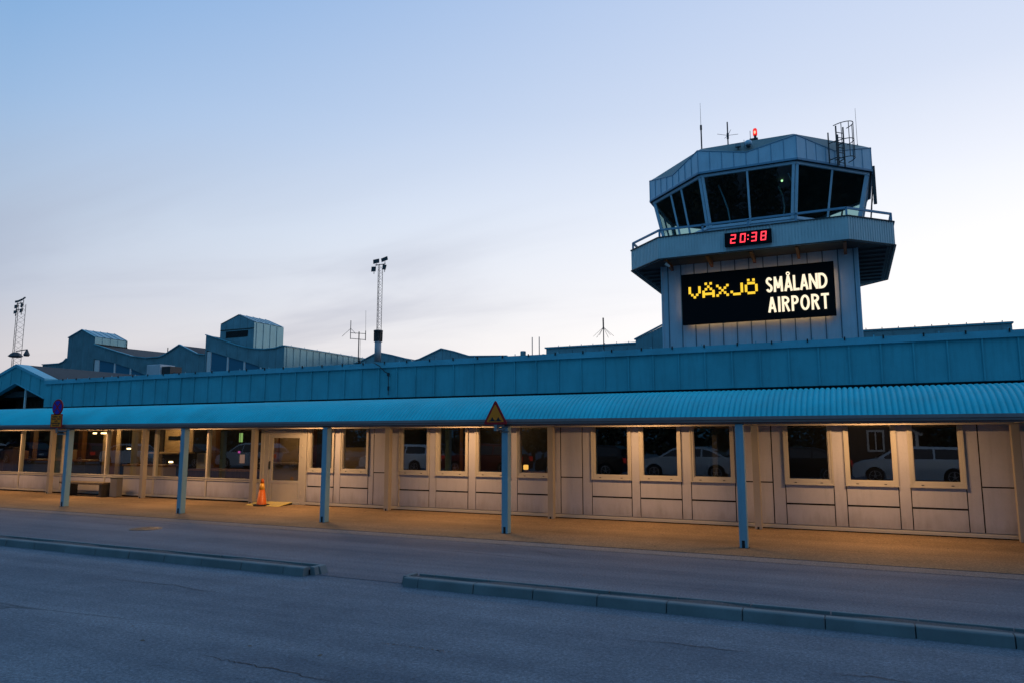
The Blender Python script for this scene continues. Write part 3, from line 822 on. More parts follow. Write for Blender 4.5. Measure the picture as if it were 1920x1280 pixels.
ck = thing('clock_display', 'black digital clock with red numerals 20:38 on the balcony front', 'clock', (-2.1, 18.88, 6.70))
YC = 18.84
m = MB(); m.box(-2.68, -1.53, YC, YC+.10, 6.685, 7.035); m.box(-2.67,-2.52,YC-.004,YC,6.70,6.712)
m.box(-2.68,-1.53,YC-.006,YC,6.685,6.692); m.build('housing', M['black'], ck)
m = MB()
for x in (-2.66,-1.56): m.tube((x,YC+.06,7.03),(x,YC+.09,7.18),.008,5)
m.build('hanger', M['steel'], ck)
SEG = {'2':'abged','0':'abcdef','3':'abgcd','8':'abcdefg'}
m = MB()
def seg(xo, s_):
    W, H, T, zb = .135, .235, .028, 6.745
    sl_ = .10
    def P(u, v): return (xo+u+v*sl_, v+zb)
    def strip(u0,v0,u1,v1): 
        m.prism([P(u0,v0),P(u1,v0),P(u1,v1),P(u0,v1)], YC-.012, YC-.001)
    g_ = .006
    d = {'a':(g_,H-T,W-g_,H),'d':(g_,0,W-g_,T),'g':(g_,H/2-T/2,W-g_,H/2+T/2),'f':(0,H/2+g_,T,H-g_),'b':(W-T,H/2+g_,W,H-g_),'e':(0,g_,T,H/2-g_),'c':(W-T,g_,W,H/2-g_)}
    for q in s_: strip(*d[q])
for xo, chx in ((-2.545,'2'),(-2.305,'0'),(-2.03,'3'),(-1.80,'8')): seg(xo, SEG[chx])
for z in (6.80, 6.90): m.box(-2.115+(z-6.8)*.1, -2.085+(z-6.8)*.1, YC-.012, YC-.001, z, z+.03)
m.build('numerals', M['e_red'], ck)

def whip(name, label, x, y, z0, z1, zj, r=.022):
    o = thing(name, label, 'antenna', (x,y,z0)); m = MB()
    m.tube((x,y,z0),(x,y,zj),r,6); m.tube((x,y,zj-.04),(x,y,zj+.1),r*1.5,6); m.build('base_tube', M['steel_dark'], o)
    m = MB(); m.tube((x,y,zj),(x,y,z1),.007,5,.004); m.build('whip', M['steel_dark'], o)
whip('whip_antenna', 'tall thin whip antenna at the left front edge of the tower roof', -3.42, 20.3, 9.5, 11.40, 10.62)
whip('whip_antenna', 'faint thin whip antenna behind the caged ladder on the tower roof', .62, 21.4, 9.5, 10.9, 9.75, .010)
o = thing('crossed_antenna', 'small antenna with crossed radials on the tower roof beside the beacon', 'antenna', (-2.70,20.4,9.5))
m = MB(); m.tube((-2.7,20.4,9.5),(-2.7,20.4,10.72),.020,6); m.tube((-2.7,20.4,10.22),(-2.7,20.4,10.38),.034,6); m.build('mast', M['steel_dark'], o)
m = MB()
for a_ in (25, 115, 205, 295):
    m.tube((-2.7,20.4,10.32),(-2.7+.3*math.cos(R(a_)),20.4+.3*math.sin(R(a_)),10.36),.006,4)
m.build('radial', M['steel_dark'], o)
o = thing('obstruction_beacon', 'red lit obstruction lamp on the front of the tower roof', 'beacon', (-1.95,20.3,9.6))
m = MB(); m.tube((-1.95,20.3,9.5),(-1.95,20.3,10.14),.035,8); m.box(-2.1,-1.88,20.26,20.34,10.02,10.06); m.tube((-2.08,20.3,9.98),(-2.08,20.3,10.3),.008,5); m.lathe((-2.07,20.25,9.86),[(.02,0),(.06,.02),(.06,.1),(.02,.12)],8); m.build('stand', M['steel_dark'], o)
m = MB(); m.lathe((-1.95,20.3,10.14),[(.055,0),(.06,.06),(.058,.16),(.04,.2),(.01,.21)],12); b_ = m.build('red_lens', M['e_beacon'], o, smooth=True)
m = MB(); m.lathe((-1.95,20.23,10.17),[(.015,0),(.026,.02),(.026,.07),(.01,.08)],8); m.build('bulb', M['e_hot'], o)
yc_ = CY-3.02
o = thing('dome_camera', 'white dome security camera at the middle of the tower roof edge', 'camera', (-2.02,yc_,9.45))
m = MB(); m.lathe((-2.02,yc_-.03,9.44),[(.07,0),(.095,.02),(.095,.10),(.06,.13),(.02,.14)],14); m.build('housing', M['clad2'], o, smooth=True)
m = MB(); m.lathe((-2.02,yc_-.03,9.37),[(.015,0),(.05,.02),(.065,.07)],12); m.build('dome', M['steel_dark'], o, smooth=True)
m = MB(); m.tube((-2.13,yc_,9.40),(-2.13,yc_,9.62),.008,5); m.box(-2.13,-2.0,yc_-.02,yc_,9.50,9.53); m.build('arm', M['steel'], o)
o = thing('sensor_box', 'small dark sensor box beside the dome camera on the tower roof edge', 'sensor', (-2.29,yc_,9.44))
m = MB(); m.box(-2.36,-2.22,yc_-.06,yc_+.04,9.44,9.54); m.build('body', M['steel'], o, bevel=.01)
m = MB(); m.tube((-2.29,yc_,9.38),(-2.29,yc_,9.44),.015,6); m.build('foot', M['steel_dark'], o)
o = thing('floodlight', 'small white floodlight under the front left corner of the tower balcony', 'floodlight', (-4.25,19.2,6.5))
m = MB(); m.tube((-4.28,19.2,6.58),(-4.26,19.2,6.44),.012,5); m.build('arm', M['steel'], o)
m = MB(); m.tube((-4.30,19.14,6.47),(-4.20,19.2,6.39),.045,10,.03); m.build('lamp_head', M['white'], o)

# ------------------------------------------------------------------ halls and sheds behind the parapet
YH = 30.0
def seams_y(mb, xs, prof_fn, y, zlow):
    for x in xs:
        zt = prof_fn(x)
        zl = zlow(x) if callable(zlow) else zlow
        if zt-zl > .05: mb.box(x-.016, x+.016, y-.022, y+.01, zl, zt-.012)
def interp(pts):
    def f(x):
        for (a0,b0),(a1,b1) in zip(pts, pts[1:]):
            if a0 <= x <= a1: return b0+(b1-b0)*(x-a0)/(a1-a0)
        return pts[0][1] if x < pts[0][0] else pts[-1][1]
    return f
ZL = 3.4
# hall with tall lantern (left)
ha = thing('lantern_hall', 'blue grey roof hall with tall gabled lantern and sagging parapet at far left', 'building', (-41, YH, ZL))
wing = [(-48.1,6.56),(-46.35,6.56),(-45.95,6.66),(-45.66,6.86)]
lan = [(-45.66,8.18),(-44.33,8.63),(-43.06,8.10)]
par = [(-43.06,7.63),(-40.9,7.07),(-39.4,6.70),(-38.2,6.55),(-37.1,6.56),(-36.7,6.66),(-35.47,7.20),(-34.0,6.60),(-33.42,6.51)]
band_lo = interp([(-43.06,6.73),(-41.1,6.38),(-39.6,5.99),(-38.27,5.54),(-37.6,5.3),(-33.4,5.3)])
m = MB()
m.prism(wing + [(-45.66,ZL),(-48.1,ZL)], YH, YH+.2)
m.prism([(-45.66,ZL)] + lan + [(-43.06,ZL)], YH, YH+.2)
top = par
poly = top + [(x, band_lo(x)) for x in (-33.42,-37.6,-38.27,-39.6,-41.1,-43.06)]
m.prism(poly, YH, YH+.2)
m.box(-37.6, -33.42, YH+.004, YH+.2, ZL, 5.31); m.box(-43.05,-33.5,YH+.15,YH+.22,ZL,6.5)
seams_y(m, [-47.6+.54*k for k in range(4)], interp(wing), YH, ZL)
seams_y(m, [-45.2+.54*k for k in range(4)], interp(lan), YH, ZL)
seams_y(m, [-42.5+.54*k for k in range(17)], interp(par), YH, band_lo)
m.build('front_wall', M['clad_hall'], ha)
m = MB()       # copings
for pts in (wing, par):
    for p, q in zip(pts, pts[1:]): m.beam((p[0],YH-.02,p[1]+.02),(q[0],YH-.02,q[1]+.02),.12,.05)
for p, q in zip(lan, lan[1:]): m.beam((p[0],YH-.02,p[1]+.02),(q[0],YH-.02,q[1]+.02),.10,.05)
m.build('coping', M['cap'], ha)
m = MB()
m.box(-43.10,-43.06,YH+.2,32.26,7.70,8.10); m.box(-43.12,-43.06,YH+.2,32.26,ZL,7.60)
m.box(-45.66,-45.6,YH+.2,32.26,ZL,8.18); m.prism([(-45.66,ZL)]+lan+[(-43.06,ZL)],32.2,32.28)
for k in range(4): m.box(-43.07,-43.04,YH+.5+k*.54,YH+.53+k*.54,7.72,8.08)
m.build('lantern_side', M['clad_hall'], ha)
m = MB(); m.box(-43.09,-43.02,YH+.02,32.28,7.62,7.70); m.build('lantern_louvre', M['dark'], ha)
m = MB()
for a_, b_ in zip(lan, lan[1:]):
    m.quad([(a_[0],YH-.03,a_[1]+.03),(b_[0],YH-.03,b_[1]+.03),(b_[0],32.3,b_[1]+.03),(a_[0],32.3,a_[1]+.03)])
for k in range(5): m.beam((-44.33,YH+.2+k*.5,8.67),(-43.06,YH+.2+k*.5,8.14),.03,.03)
m.build('lantern_roof', M['clad_hall'], ha, fix=False)
m = MB()
for (a0,b0),(a1,b1) in zip(par, par[1:]):
    m.quad([(a0,YH+.2,b0-.02),(a1,YH+.2,b1-.02),(a1,38,b1+.10),(a0,38,b0+.10)])
for (a0,b0),(a1,b1) in zip(wing, wing[1:]): m.quad([(a0,YH+.2,b0-.02),(a1,YH+.2,b1-.02),(a1,38,b1-.02),(a0,38,b0-.02)])
m.build('hall_roof', M['roof'], ha, fix=False)
def clerestory(parent, x0, lo_fn, wide, mulls, xend, dark):
    f = MB()
    f.box(x0, x0+wide, YH+.02, YH+.10, ZL, lo_fn(x0+wide)+.02)
    for x in mulls: f.box(x-.06, x+.06, YH+.02, YH+.10, ZL, lo_fn(x)+.02)
    o = f.build('clerestory_window', M['white'], parent)
    g = MB(); xs = [x0+wide, *mulls, xend]
    for a_, b_ in zip(xs, xs[1:]):
        g.quad([(a_,YH+.06,ZL),(b_,YH+.06,ZL),(b_,YH+.06,lo_fn(b_)),(a_,YH+.06,lo_fn(a_))])
    g.build('pane', dark, o, fix=False)
M['clere'] = plain('clerestory_glass', (.05,.19,.29), .3, 0, .4)
clerestory(ha, -42.95, band_lo, .42, [-41.07,-39.62], -38.0, M['clere'])
m = MB(); m.tube((-38.9,32,6.6),(-38.9,32,7.45),.03,5); m.build('roof_pole', M['steel_dark'], ha)

# hall with small lantern (middle)
hb = thing('sagging_parapet_hall', 'blue grey roof hall with louvred lantern and pale side wall running back', 'building', (-30, YH, ZL))
parb = [(-33.40,7.64),(-32.19,7.31),(-31.15,6.98),(-30.34,6.78),(-29.55,6.655),(-28.9,6.60),(-28.2,6.615),(-27.65,6.715),(-27.515,6.715)]
lob = interp([(-33.40,6.80),(-31.71,6.34),(-30.09,5.93),(-28.75,5.52),(-28.3,5.40),(-27.5,5.40)])
m = MB()
m.prism(parb + [(x, lob(x)) for x in (-27.515,-28.3,-28.75,-30.09,-31.71,-33.40)], YH, YH+.2)
m.box(-28.3,-27.515,YH+.004,YH+.2,ZL,5.41); m.box(-33.4,-33.3,YH+.004,34,ZL,7.62); m.box(-33.3,-28.3,YH+.15,YH+.22,ZL,6.0)
seams_y(m, [-32.55+.81*k for k in range(5)]+[-28.65,-28.1], interp(parb), YH, lob)
m.build('front_wall', M['clad_hall'], hb)
m = MB()
for p, q in zip(parb, parb[1:]): m.beam((p[0],YH-.02,p[1]+.02),(q[0],YH-.02,q[1]+.02),.12,.05)
m.beam((-27.50,YH-.02,6.735),(-27.50,41,6.735),.12,.05)
for k in range(8): m.tube((-27.5,YH+.5+k*1.07,6.75),(-27.5,YH+.5+k*1.07,6.83),.014,5)
m.build('coping', M['cap'], hb)
m = MB(); m.box(-27.7,-27.515,YH+.2,41,ZL,6.70)
for k in range(20): m.box(-27.52,-27.49,YH+.18+k*.5375,YH+.21+k*.5375,ZL,6.69)
m.build('side_wall', M['clad_hall'], hb)
m = MB()
for (a0,b0),(a1,b1) in zip(parb, parb[1:]): m.quad([(a0,YH+.2,b0-.05),(a1,YH+.2,b1-.05),(a1,41,b1-.05),(a0,41,b0-.05)])
m.build('hall_roof', M['roof'], hb, fix=False)
clerestory(hb, -33.25, lob, .30, [-31.64,-30.38,-29.17], -28.3, M['clere'])
YL = 30.6
lb = [(-32.95,8.30),(-31.58,8.79),(-30.35,8.29)]
m = MB(); m.prism([(-32.95,6.4)]+lb+[(-30.35,6.4)], YL, YL+2.36)
seams_y(m, [-32.5+.54*k for k in range(4)], interp(lb), YL, 8.0)
seams_y(m, [-32.5+.54*k for k in range(4)], lambda x: 7.45, YL, 6.5)
for k in range(4): m.box(-30.36,-30.325,YL+.18+k*.54,YL+.21+k*.54,6.45,8.27)
ln_ = m.build('lantern', M['clad_hall'], hb)
m = MB(); m.box(-32.93,-30.37,YL-.03,YL+.0,7.93,7.97); m.box(-32.47,-30.80,YL-.025,YL-.002,7.49,7.86); m.build('louvre', M['dark'], ln_)
m = MB()
for k in range(6): m.beam((-32.46,YL-.03,7.53+k*.06),(-30.81,YL-.03,7.53+k*.06),.03,.012)
m.build('louvre_blade', M['steel_dark'], ln_)
m = MB()
for a_, b_ in zip(lb, lb[1:]): m.quad([(a_[0],YL-.04,a_[1]+.03),(b_[0]+.03,YL-.04,b_[1]+.02),(b_[0]+.03,YL+2.4,b_[1]+.02),(a_[0],YL+2.4,a_[1]+.03)])
for k in range(5): m.beam((-31.58,YL+.1+k*.5,8.83),(-30.33,YL+.1+k*.5,8.325),.03,.03)
m.build('lantern_roof', M['clad_hall'], ln_, fix=False)

def gabled(label, pts, y, y1):
    g = thing('gabled_hall', label, 'building', ((pts[0][0]+pts[-1][0])/2, y, ZL), 'low gabled roof halls behind the parapet')
    m = MB(); m.prism([(pts[0][0],ZL)]+pts+[(pts[-1][0],ZL)], y, y+.2)
    n = int((pts[-1][0]-pts[0][0])/.54)
    seams_y(m, [pts[0][0]+.3+.54*k for k in range(n)], interp(pts), y, 5.2); m.build('front_wall', M['clad_hall'], g)
    m = MB()
    for p, q in zip(pts, pts[1:]): m.beam((p[0],y-.02,p[1]+.02),(q[0],y-.02,q[1]+.02),.12,.05)
    m.build('coping', M['cap'], g)
    m = MB()
    for p, q in zip(pts, pts[1:]): m.quad([(p[0],y+.2,p[1]-.03),(q[0],y+.2,q[1]-.03),(q[0],y1,q[1]-.03),(p[0],y1,p[1]-.03)])
    m.build('roof', M['roof'], g, fix=False)
gabled('low gabled hall front with steep left slope, right behind the round flue', [(-27.4,6.30),(-26.9,6.42),(-25.67,6.91),(-24.66,6.69),(-23.3,6.34)], 36, 46)
gabled('low gabled hall front standing alone between flue and tower', [(-23.1,6.28),(-22.7,6.36),(-21.23,6.90),(-20.45,6.71),(-19.4,6.38),(-17,6.28)], 36, 46)

an = thing('low_annex', 'long low blue grey roof shed left of the control tower', 'building', (-8, 24, ZL))
m = MB(); m.box(-9.79,-6.46,24,28,ZL,4.98)
for k in range(7): m.box(-9.3+k*.5-.01,-9.3+k*.5+.01,23.98,24.01,ZL,4.9)
m.prism([(-6.46,ZL),(-6.46,5.10),(-5.4,5.56),(-4.7,5.90),(-4.7,ZL)], 23.9, 28)
for x in (-5.9,-5.45): m.box(x-.012,x+.012,23.875,23.91,ZL,5.15)
m.build('wall', M['clad_hall'], an)
m = MB(); m.box(-9.83,-6.46,23.94,28.04,4.98,5.03); m.beam((-6.5,23.9,5.11),(-4.7,23.9,5.92),.1,.04)
for k in range(8): m.tube((-9.3+k*.43,23.97,5.03),(-9.3+k*.43,23.97,5.075),.012,5)
m.build('coping', M['cap'], an)
an = thing('low_annex', 'long low dark roof shed right of the control tower', 'building', (2.5, 24, ZL))
m = MB(); m.box(.45,4.27,24,28,ZL,4.96)
for k in range(7): m.box(.8+k*.54-.01,.8+k*.54+.01,23.98,24.01,ZL,4.9)
m.build('wall', M['clad_hall'], an)
m = MB(); m.box(.43,4.30,23.94,28.04,4.96,5.01)
for k in range(9): m.tube((.6+k*.43,23.97,5.01),(.6+k*.43,23.97,5.06),.012,5)
m.build('coping', M['cap'], an)

# ------------------------------------------------------------------ roof fittings
o = thing('ventilation_unit', 'pale metal ventilation box on the flat roof below the left halls', 'ventilation unit', (-25.0,20,3.4))
m = MB(); m.box(-25.45,-24.68,20,20.7,3.5,4.69); m.box(-25.3,-24.8,20.1,20.6,3.4,3.5); m.build('casing', M['white'] if False else painted('vent_casing', (.5,.56,.6), .4, .1, .1, 0), o, bevel=.02)
m = MB(); m.box(-24.676,-24.2,20.08,20.62,3.45,4.60); m.tube((-24.2,20.3,4.25),(-24.05,20.3,4.25),.12,10); m.build('fan_housing', M['steel_dark'], o)
o = thing('roof_flue', 'round pale flue with dark slatted cowl on the hall roof', 'flue', (-23.55,33,6.2))
m = MB(); m.lathe((-23.55,33,6.0),[(.185,0),(.185,1.1)],16); m.build('pipe', painted('flue_pipe', (.32,.35,.38), .45, .1, .1, 0), o, smooth=True)
m = MB()
for k in range(12):
    a_ = R(30*k); m.beam((-23.55+.21*math.cos(a_),33+.21*math.sin(a_),7.08),(-23.55+.22*math.cos(a_),33+.22*math.sin(a_),7.58),.06,.02)
m.lathe((-23.55,33,7.10),[(.13,0),(.13,.5)],12)
m.lathe((-23.55,33,7.58),[(.24,0),(.26,.05),(.26,.12),(.22,.14)],16); m.build('cowl', M['steel_dark'], o)
o = thing('twin_mast_antenna', 'H shaped roof antenna frame with a whip and a dipole', 'antenna', (-22.6,30,4.5))
m = MB(); m.tube((-22.60,30,3.4),(-22.60,30,7.18),.028,6); m.build('pole', M['steel_dark'], o)
m = MB(); m.tube((-23.14,30,7.15),(-22.19,30,7.05),.016,5); m.tube((-23.14,30,6.86),(-22.19,30,6.74),.016,5); m.tube((-23.14,30,6.83),(-23.14,30,7.80),.020,5); m.tube((-22.19,30,6.70),(-22.19,30,7.2),.022,5)
m.tube((-23.13,30,7.38),(-23.6,29.9,6.98),.010,4); m.tube((-23.13,30,7.38),(-22.8,30,7.08),.010,4); m.tube((-22.19,30,7.1),(-22.21,30,8.25),.007,4)
m.path([(-22.58,30,5.9),(-22.45,30,5.6),(-22.5,30,5.35)],.010,4); m.tube((-22.5,30,5.5),(-22.5,30,6.8),.007,4); m.box(-22.55,-22.47,29.97,30.03,5.55,5.7); m.build('cross_frame', M['steel_dark'], o)
for x, lab in ((-9.475,'left one of two short bare poles on the flat roof'), (-9.222,'right one of two short bare poles on the flat roof')):
    o = thing('roof_pole', lab, 'pole', (x,22,3.4), 'twin bare poles on the roof')
    m = MB(); m.tube((x,22,3.4),(x,22,5.12),.016,6); m.build('pole', M['steel'], o)
    m = MB(); m.box(x-.06,x+.06,21.94,22.06,3.4,3.43); m.build('foot', M['steel_dark'], o)
o = thing('roof_vent', 'short round vent stub beside the two bare roof poles', 'vent', (-9.81,22,3.4))
m = MB(); m.lathe((-9.81,22,3.4),[(.06,0),(.06,1.12)],10); m.build('pipe', M['clad_hall'], o)
m = MB(); m.lathe((-9.81,22,4.52),[(.09,0),(.095,.03),(.095,.14),(.08,.16)],12); m.build('cap', M['clad_hall'], o)
o = thing('ground_plane_antenna', 'umbrella shaped antenna with drooping radials left of the tower', 'antenna', (-6.99,22,3.4))
m = MB(); m.tube((-6.985,22,3.4),(-6.99,22,5.28),.018,6); m.tube((-6.99,22,5.24),(-6.995,22,5.60),.026,6); m.build('mast', M['steel_dark'], o)
m = MB()
for a_ in (15,80,150,200,265,330): m.tube((-6.99,22,5.30),(-6.99+.33*math.cos(R(a_)),22+.33*math.sin(R(a_)),5.0),.006,4)
m.build('radial', M['steel_dark'], o)

# floodlight masts: three legged lattice
def lattice(x, y, h, wd, label, lamps, brackets=None, leg=.03):
    t = thing('floodlight_mast', label, 'light mast', (x,y,0), 'lattice floodlight masts behind the halls')
    cs = [(x+wd*math.cos(R(a_)), y+wd*math.sin(R(a_))) for a_ in (-70, 50, 170)]
    m = MB()
    for c_ in cs: m.tube((*c_,0),(*c_,h),leg,5)
    z, k = 2.0, 0; st = wd*1.1
    while z < h-st:
        for i in range(3):
            a_, b_ = cs[i], cs[(i+1)%3]
            if k % 2: a_, b_ = b_, a_
            m.tube((*a_,z),(*b_,z+st),leg*.45,4)
        z += st; k += 1
    m.build('lattice', M['steel'] if False else M['steel_dark'], t)
    m = MB()
    for dx, dz, up in lamps[0]: m.beam((x-dx,y,h+dz),(x+dx,y,h+dz),.09,.09)
    m.build('lamp_bar', M['steel_dark'], t)
    for dx, dz, ry, sz in lamps[1]:
        l = MB(); ang = R(ry); ux = Vector((math.cos(ang),0,math.sin(ang))); uz = Vector((-math.sin(ang),0,math.cos(ang))); c_ = Vector((x+dx,y-.25,h+dz))
        w_, hh, d_ = sz
        ring = []
        for s_, sc in ((0,1.0),(d_,.62)):
            ring.append([c_+ux*(a_*w_/2*sc)+uz*(b_*hh/2*sc)+Vector((0,s_*.6,s_*.35)) for a_, b_ in ((-1,-1),(1,-1),(1,1),(-1,1))])
        l.quad(ring[0]); l.quad(list(reversed(ring[1])))
        for i in range(4): l.quad([ring[0][i],ring[1][i],ring[1][(i+1)%4],ring[0][(i+1)%4]])
        l.tube(c_+Vector((0,d_*.3,-hh/2)), c_+Vector((0,d_*.3,-hh/2-.3)), .05, 5)
        l.build('floodlight', M['steel_dark'], t)
    if brackets:
        for zb_ in brackets:
            l = MB(); l.lathe((x-.1,y,zb_),[(wd*1.0,0),(wd*1.5,.15),(wd*.9,.55),(wd*.4,.7)],8); l.beam((x,y,zb_+.85),(x+2.3,y,zb_+.95),.1,.1)
            l.lathe((x+2.3,y,zb_+.05),[(.30,0),(.40,.2),(.22,.6),(.08,.95)],8); l.build('lamp_bracket', M['steel_dark'], t)
lattice(-102.1, 60, 19.9, .62, 'lattice floodlight mast at the far left with a lower side lamp',
        ([(.65,.1,1),(.7,-.75,1)], [(-.5,.32,0,(.75,.3,.4)),(.25,.42,12,(.75,.3,.4)),(.85,.58,25,(.7,.25,.4)),(-.62,-.38,0,(.6,.5,.35)),(.65,-.3,-12,(.45,.5,.35)),(-.68,-1.12,0,(.6,.45,.35)),(.58,-1.05,-12,(.45,.48,.35))]), [12.6], .035)
lattice(-57.05, 80, 25.2, .36, 'slim lattice floodlight mast behind the round flue',
        ([(.85,.0,1)], [(-.5,.45,4,(1.0,.6,.5)),(.85,.6,14,(1.05,.55,.5)),(-.9,-.6,-4,(.75,.7,.4)),(.85,-.5,-14,(.6,.7,.4))]), None, .038)

# ------------------------------------------------------------------ signs, cone, bench and so on
ns = thing('no_stopping_sign', 'round blue no stopping sign above a yellow text plate on a walkway post', 'road sign', (-19.1, 12.45, 2.0))
SX, SY = -19.10, 12.40
def disc(mb, x, y, z, r, th, n=28, mi=0):
    mb.prism([(x+r*math.cos(2*math.pi*k/n), z+r*math.sin(2*math.pi*k/n)) for k in range(n)], y, y+th, 'y', mi)
m = MB(); disc(m, SX, SY, 2.605, .215, .018); m.build('red_ring', M['sign_red'], ns)
m = MB(); disc(m, SX, SY-.004, 2.605, .172, .006); d_ = m.build('blue_disc', M['sign_blue'], ns)
m = MB()
for s in (1,-1):
    u = Vector((math.cos(R(45*s)),0,math.sin(R(45*s))))
    c_ = Vector((SX,SY-.006,2.605)); a_, b_ = c_-u*.172, c_+u*.172
    v = Vector((-u.z,0,u.x))*.02
    yy = SY-.0062-(.0015 if s > 0 else 0)
    m.quad([(a_.x-v.x,yy,a_.z-v.z),(b_.x-v.x,yy,b_.z-v.z),(b_.x+v.x,yy,b_.z+v.z),(a_.x+v.x,yy,a_.z+v.z)])
m.build('red_cross', M['sign_red'], d_, fix=False)
m = MB(); m.box(SX-.245, SX+.225, SY, SY+.015, 2.07, 2.43); pl = m.build('text_plate', M['sign_red'], ns)
m = MB(); m.box(SX-.218, SX+.198, SY-.003, SY-.0005, 2.092, 2.408); m.build('plate_face', M['sign_yellow'], pl)
for i, (t, ww) in enumerate((('Gäller ej',.34),('buss, taxi',.35),('och',.13),('behöriga',.36),('fordon',.28))):
    text(t, 'lettering', M['ink'], pl, SX-.01-ww/2, SY-.0045, 2.343-i*.058, .062, ww, ext=.0008, bold=.002)
m = MB(); m.tube((SX+.0,SY+.03,1.93),(SX+.0,SY+.03,2.60),.028,8); m.beam((SX,SY+.05,1.98),(-18.92,YP-.08,1.98),.03,.035); m.beam((SX,SY+.05,1.90),(-18.92,YP-.08,1.90),.03,.03); m.build('bracket', M['steel'], ns)

bs = thing('bumpy_road_sign', 'red edged yellow triangle warning sign with two black bumps', 'road sign', (-6.11, 12.45, 2.0))
TX, TY = -6.112, 12.40
def tri(w_, z0, z1, r=.03):
    pts = []
    V = [Vector((TX-w_/2,z0)), Vector((TX+w_/2,z0)), Vector((TX,z1))]
    for i in range(3):
        p, a_, b_ = V[i], V[i-1], V[(i+1)%3]
        u, v = (a_-p).normalized(), (b_-p).normalized()
        for t in range(5):
            s = t/4; q = p + u*r*(1-s)**2*1.7 + v*r*s**2*1.7; pts.append((q.x, q.y))
    return pts
m = MB(); m.prism(tri(.515,2.055,2.525,.035), TY, TY+.016); m.build('red_border', M['sign_red'], bs)
m = MB(); m.prism(tri(.375,2.098,2.44,.02), TY-.004, TY-.0006); f_ = m.build('yellow_face', M['sign_yellow'], bs)
m = MB()
xs = [i/24 for i in range(25)]
topz = [.012+.062*(math.exp(-((x-.27)/.10)**2)+math.exp(-((x-.74)/.10)**2)) for x in xs]
m.prism([(TX-.135+.27*x, 2.118+z) for x, z in zip(xs, topz)] + [(TX+.135,2.112),(TX-.135,2.112)], TY-.0065, TY-.0045); m.build('bump_symbol', M['ink'], f_)
m = MB(); m.tube((TX,TY+.04,1.93),(TX,TY+.04,2.45),.028,8); m.box(TX-.03,TX+.03,TY+.0,TY+.09,1.93,2.05); m.beam((TX,TY+.06,2.03),(-6.0,YP-.08,2.03),.03,.04); m.beam((TX,TY+.06,1.965),(-6.0,YP-.08,1.965),.03,.03)
for z in (2.02,1.92): m.tube((-6.09,YP-.09,z),(-5.90,YP-.09,z),.012,5); m.box(-5.925,-5.895,YP-.1,YP-.07,z-.012,z+.012)
m.build('bracket', M['steel'], bs)

co = thing('traffic_cone', 'orange traffic cone with yellow band on the ramp by the glass door', 'traffic cone', (-14.06,14.72,.05))
m = MB(); m.lathe((-14.06,14.72,.08),[(.135,0),(.125,.02),(.075,.38)],20); m.lathe((-14.06,14.72,.08),[(.052,.54),(.034,.64),(.028,.66)],20); m.build('cone_body', M['orange'], co, smooth=True)
m = MB(); m.lathe((-14.06,14.72,.08),[(.0752,.38),(.052,.54)],20); m.build('reflective_band', plain('cone_band', (.85,.42,.05), .35), co, smooth=True)
m = MB(); m.prism([(-14.06+.22*math.cos(R(22.5+45*k)),14.72+.22*math.sin(R(22.5+45*k))) for k in range(8)], .048, .082, 'z'); m.build('rubber_base', M['tyre'], co, bevel=.01)
rp = thing('door_ramp', 'yellow chequered metal ramp in front of the glass door', 'ramp', (-14.0,15.0,.05))
m = MB(); m.prism([(14.66,.050),(14.68,.056),(15.20,.118),(15.20,.108),(14.70,.045)], -14.56, -13.46, 'x'); r_ = m.build('ramp_plate', M['yellow'], rp)
m = MB()
for i in range(16):
    for j in range(7):
        x, y = -14.50+i*.066, 14.72+j*.068+(.03 if i%2 else 0); m.beam((x,y,.061+(y-14.68)*.119),(x+.03,y+.02,.0615+(y-14.66)*.119),.008,.005)
m.build('tread', M['frame'], rp)
m = MB(); m.box(-13.475,-13.455,14.80,15.2,.046,.052); m.prism([(14.70,.046),(15.2,.046),(15.2,.105)],-13.47,-13.462,'x'); m.build('side_skirt', M['dark'], rp)

be = thing('bench', 'dark low bench with slab ends and wooden seat in front of the glazing', 'bench', (-21.2,15.0,.05))
m = MB(); m.box(-22.25,-20.28,14.68,15.12,.42,.47); m.box(-22.20,-20.33,14.70,15.10,.405,.42); m.build('seat', M['bench_top'], be, bevel=.006)
for xa, xb in ((-22.05,-21.95),(-20.42,-20.30)):
    m = MB(); m.box(xa,xb,14.70,15.10,.05,.405); m.build('leg', M['bench'], be, bevel=.006)
bn = thing('litter_bin', 'narrow grey metal litter bin beside the bench', 'litter bin', (-20.0,15.0,.05))
m = MB(); m.box(-20.16,-19.86,14.86,15.06,.06,.60); m.build('body', painted('bin_grey', (.18,.17,.17), .5, .1, .1, 0), bn, bevel=.012)
m = MB(); m.box(-20.165,-19.855,14.855,15.065,.60,.622); m.build('lid', M['steel_dark'], bn)
ks = thing('hanging_sign', 'black hanging shop sign with pale ring half hidden by the eave', 'sign', (-19.7,14.0,2.0))
m = MB(); m.box(-20.45,-18.95,14.0,14.06,2.03,2.42); m.build('panel', M['black'], ks)
m = MB(); pts = [(-20.09+.125*math.cos(R(a_)), 13.993, 2.155+.125*math.sin(R(a_))) for a_ in range(0,361,15)]; m.path(pts, .010, 5); m.build('ring_emblem', M['white'], ks)
m = MB(); m.tube((-20.2,14.03,2.42),(-20.2,14.03,2.65),.01,5); m.tube((-19.2,14.03,2.42),(-19.2,14.03,2.65),.01,5); m.build('hanger', M['steel'], ks)

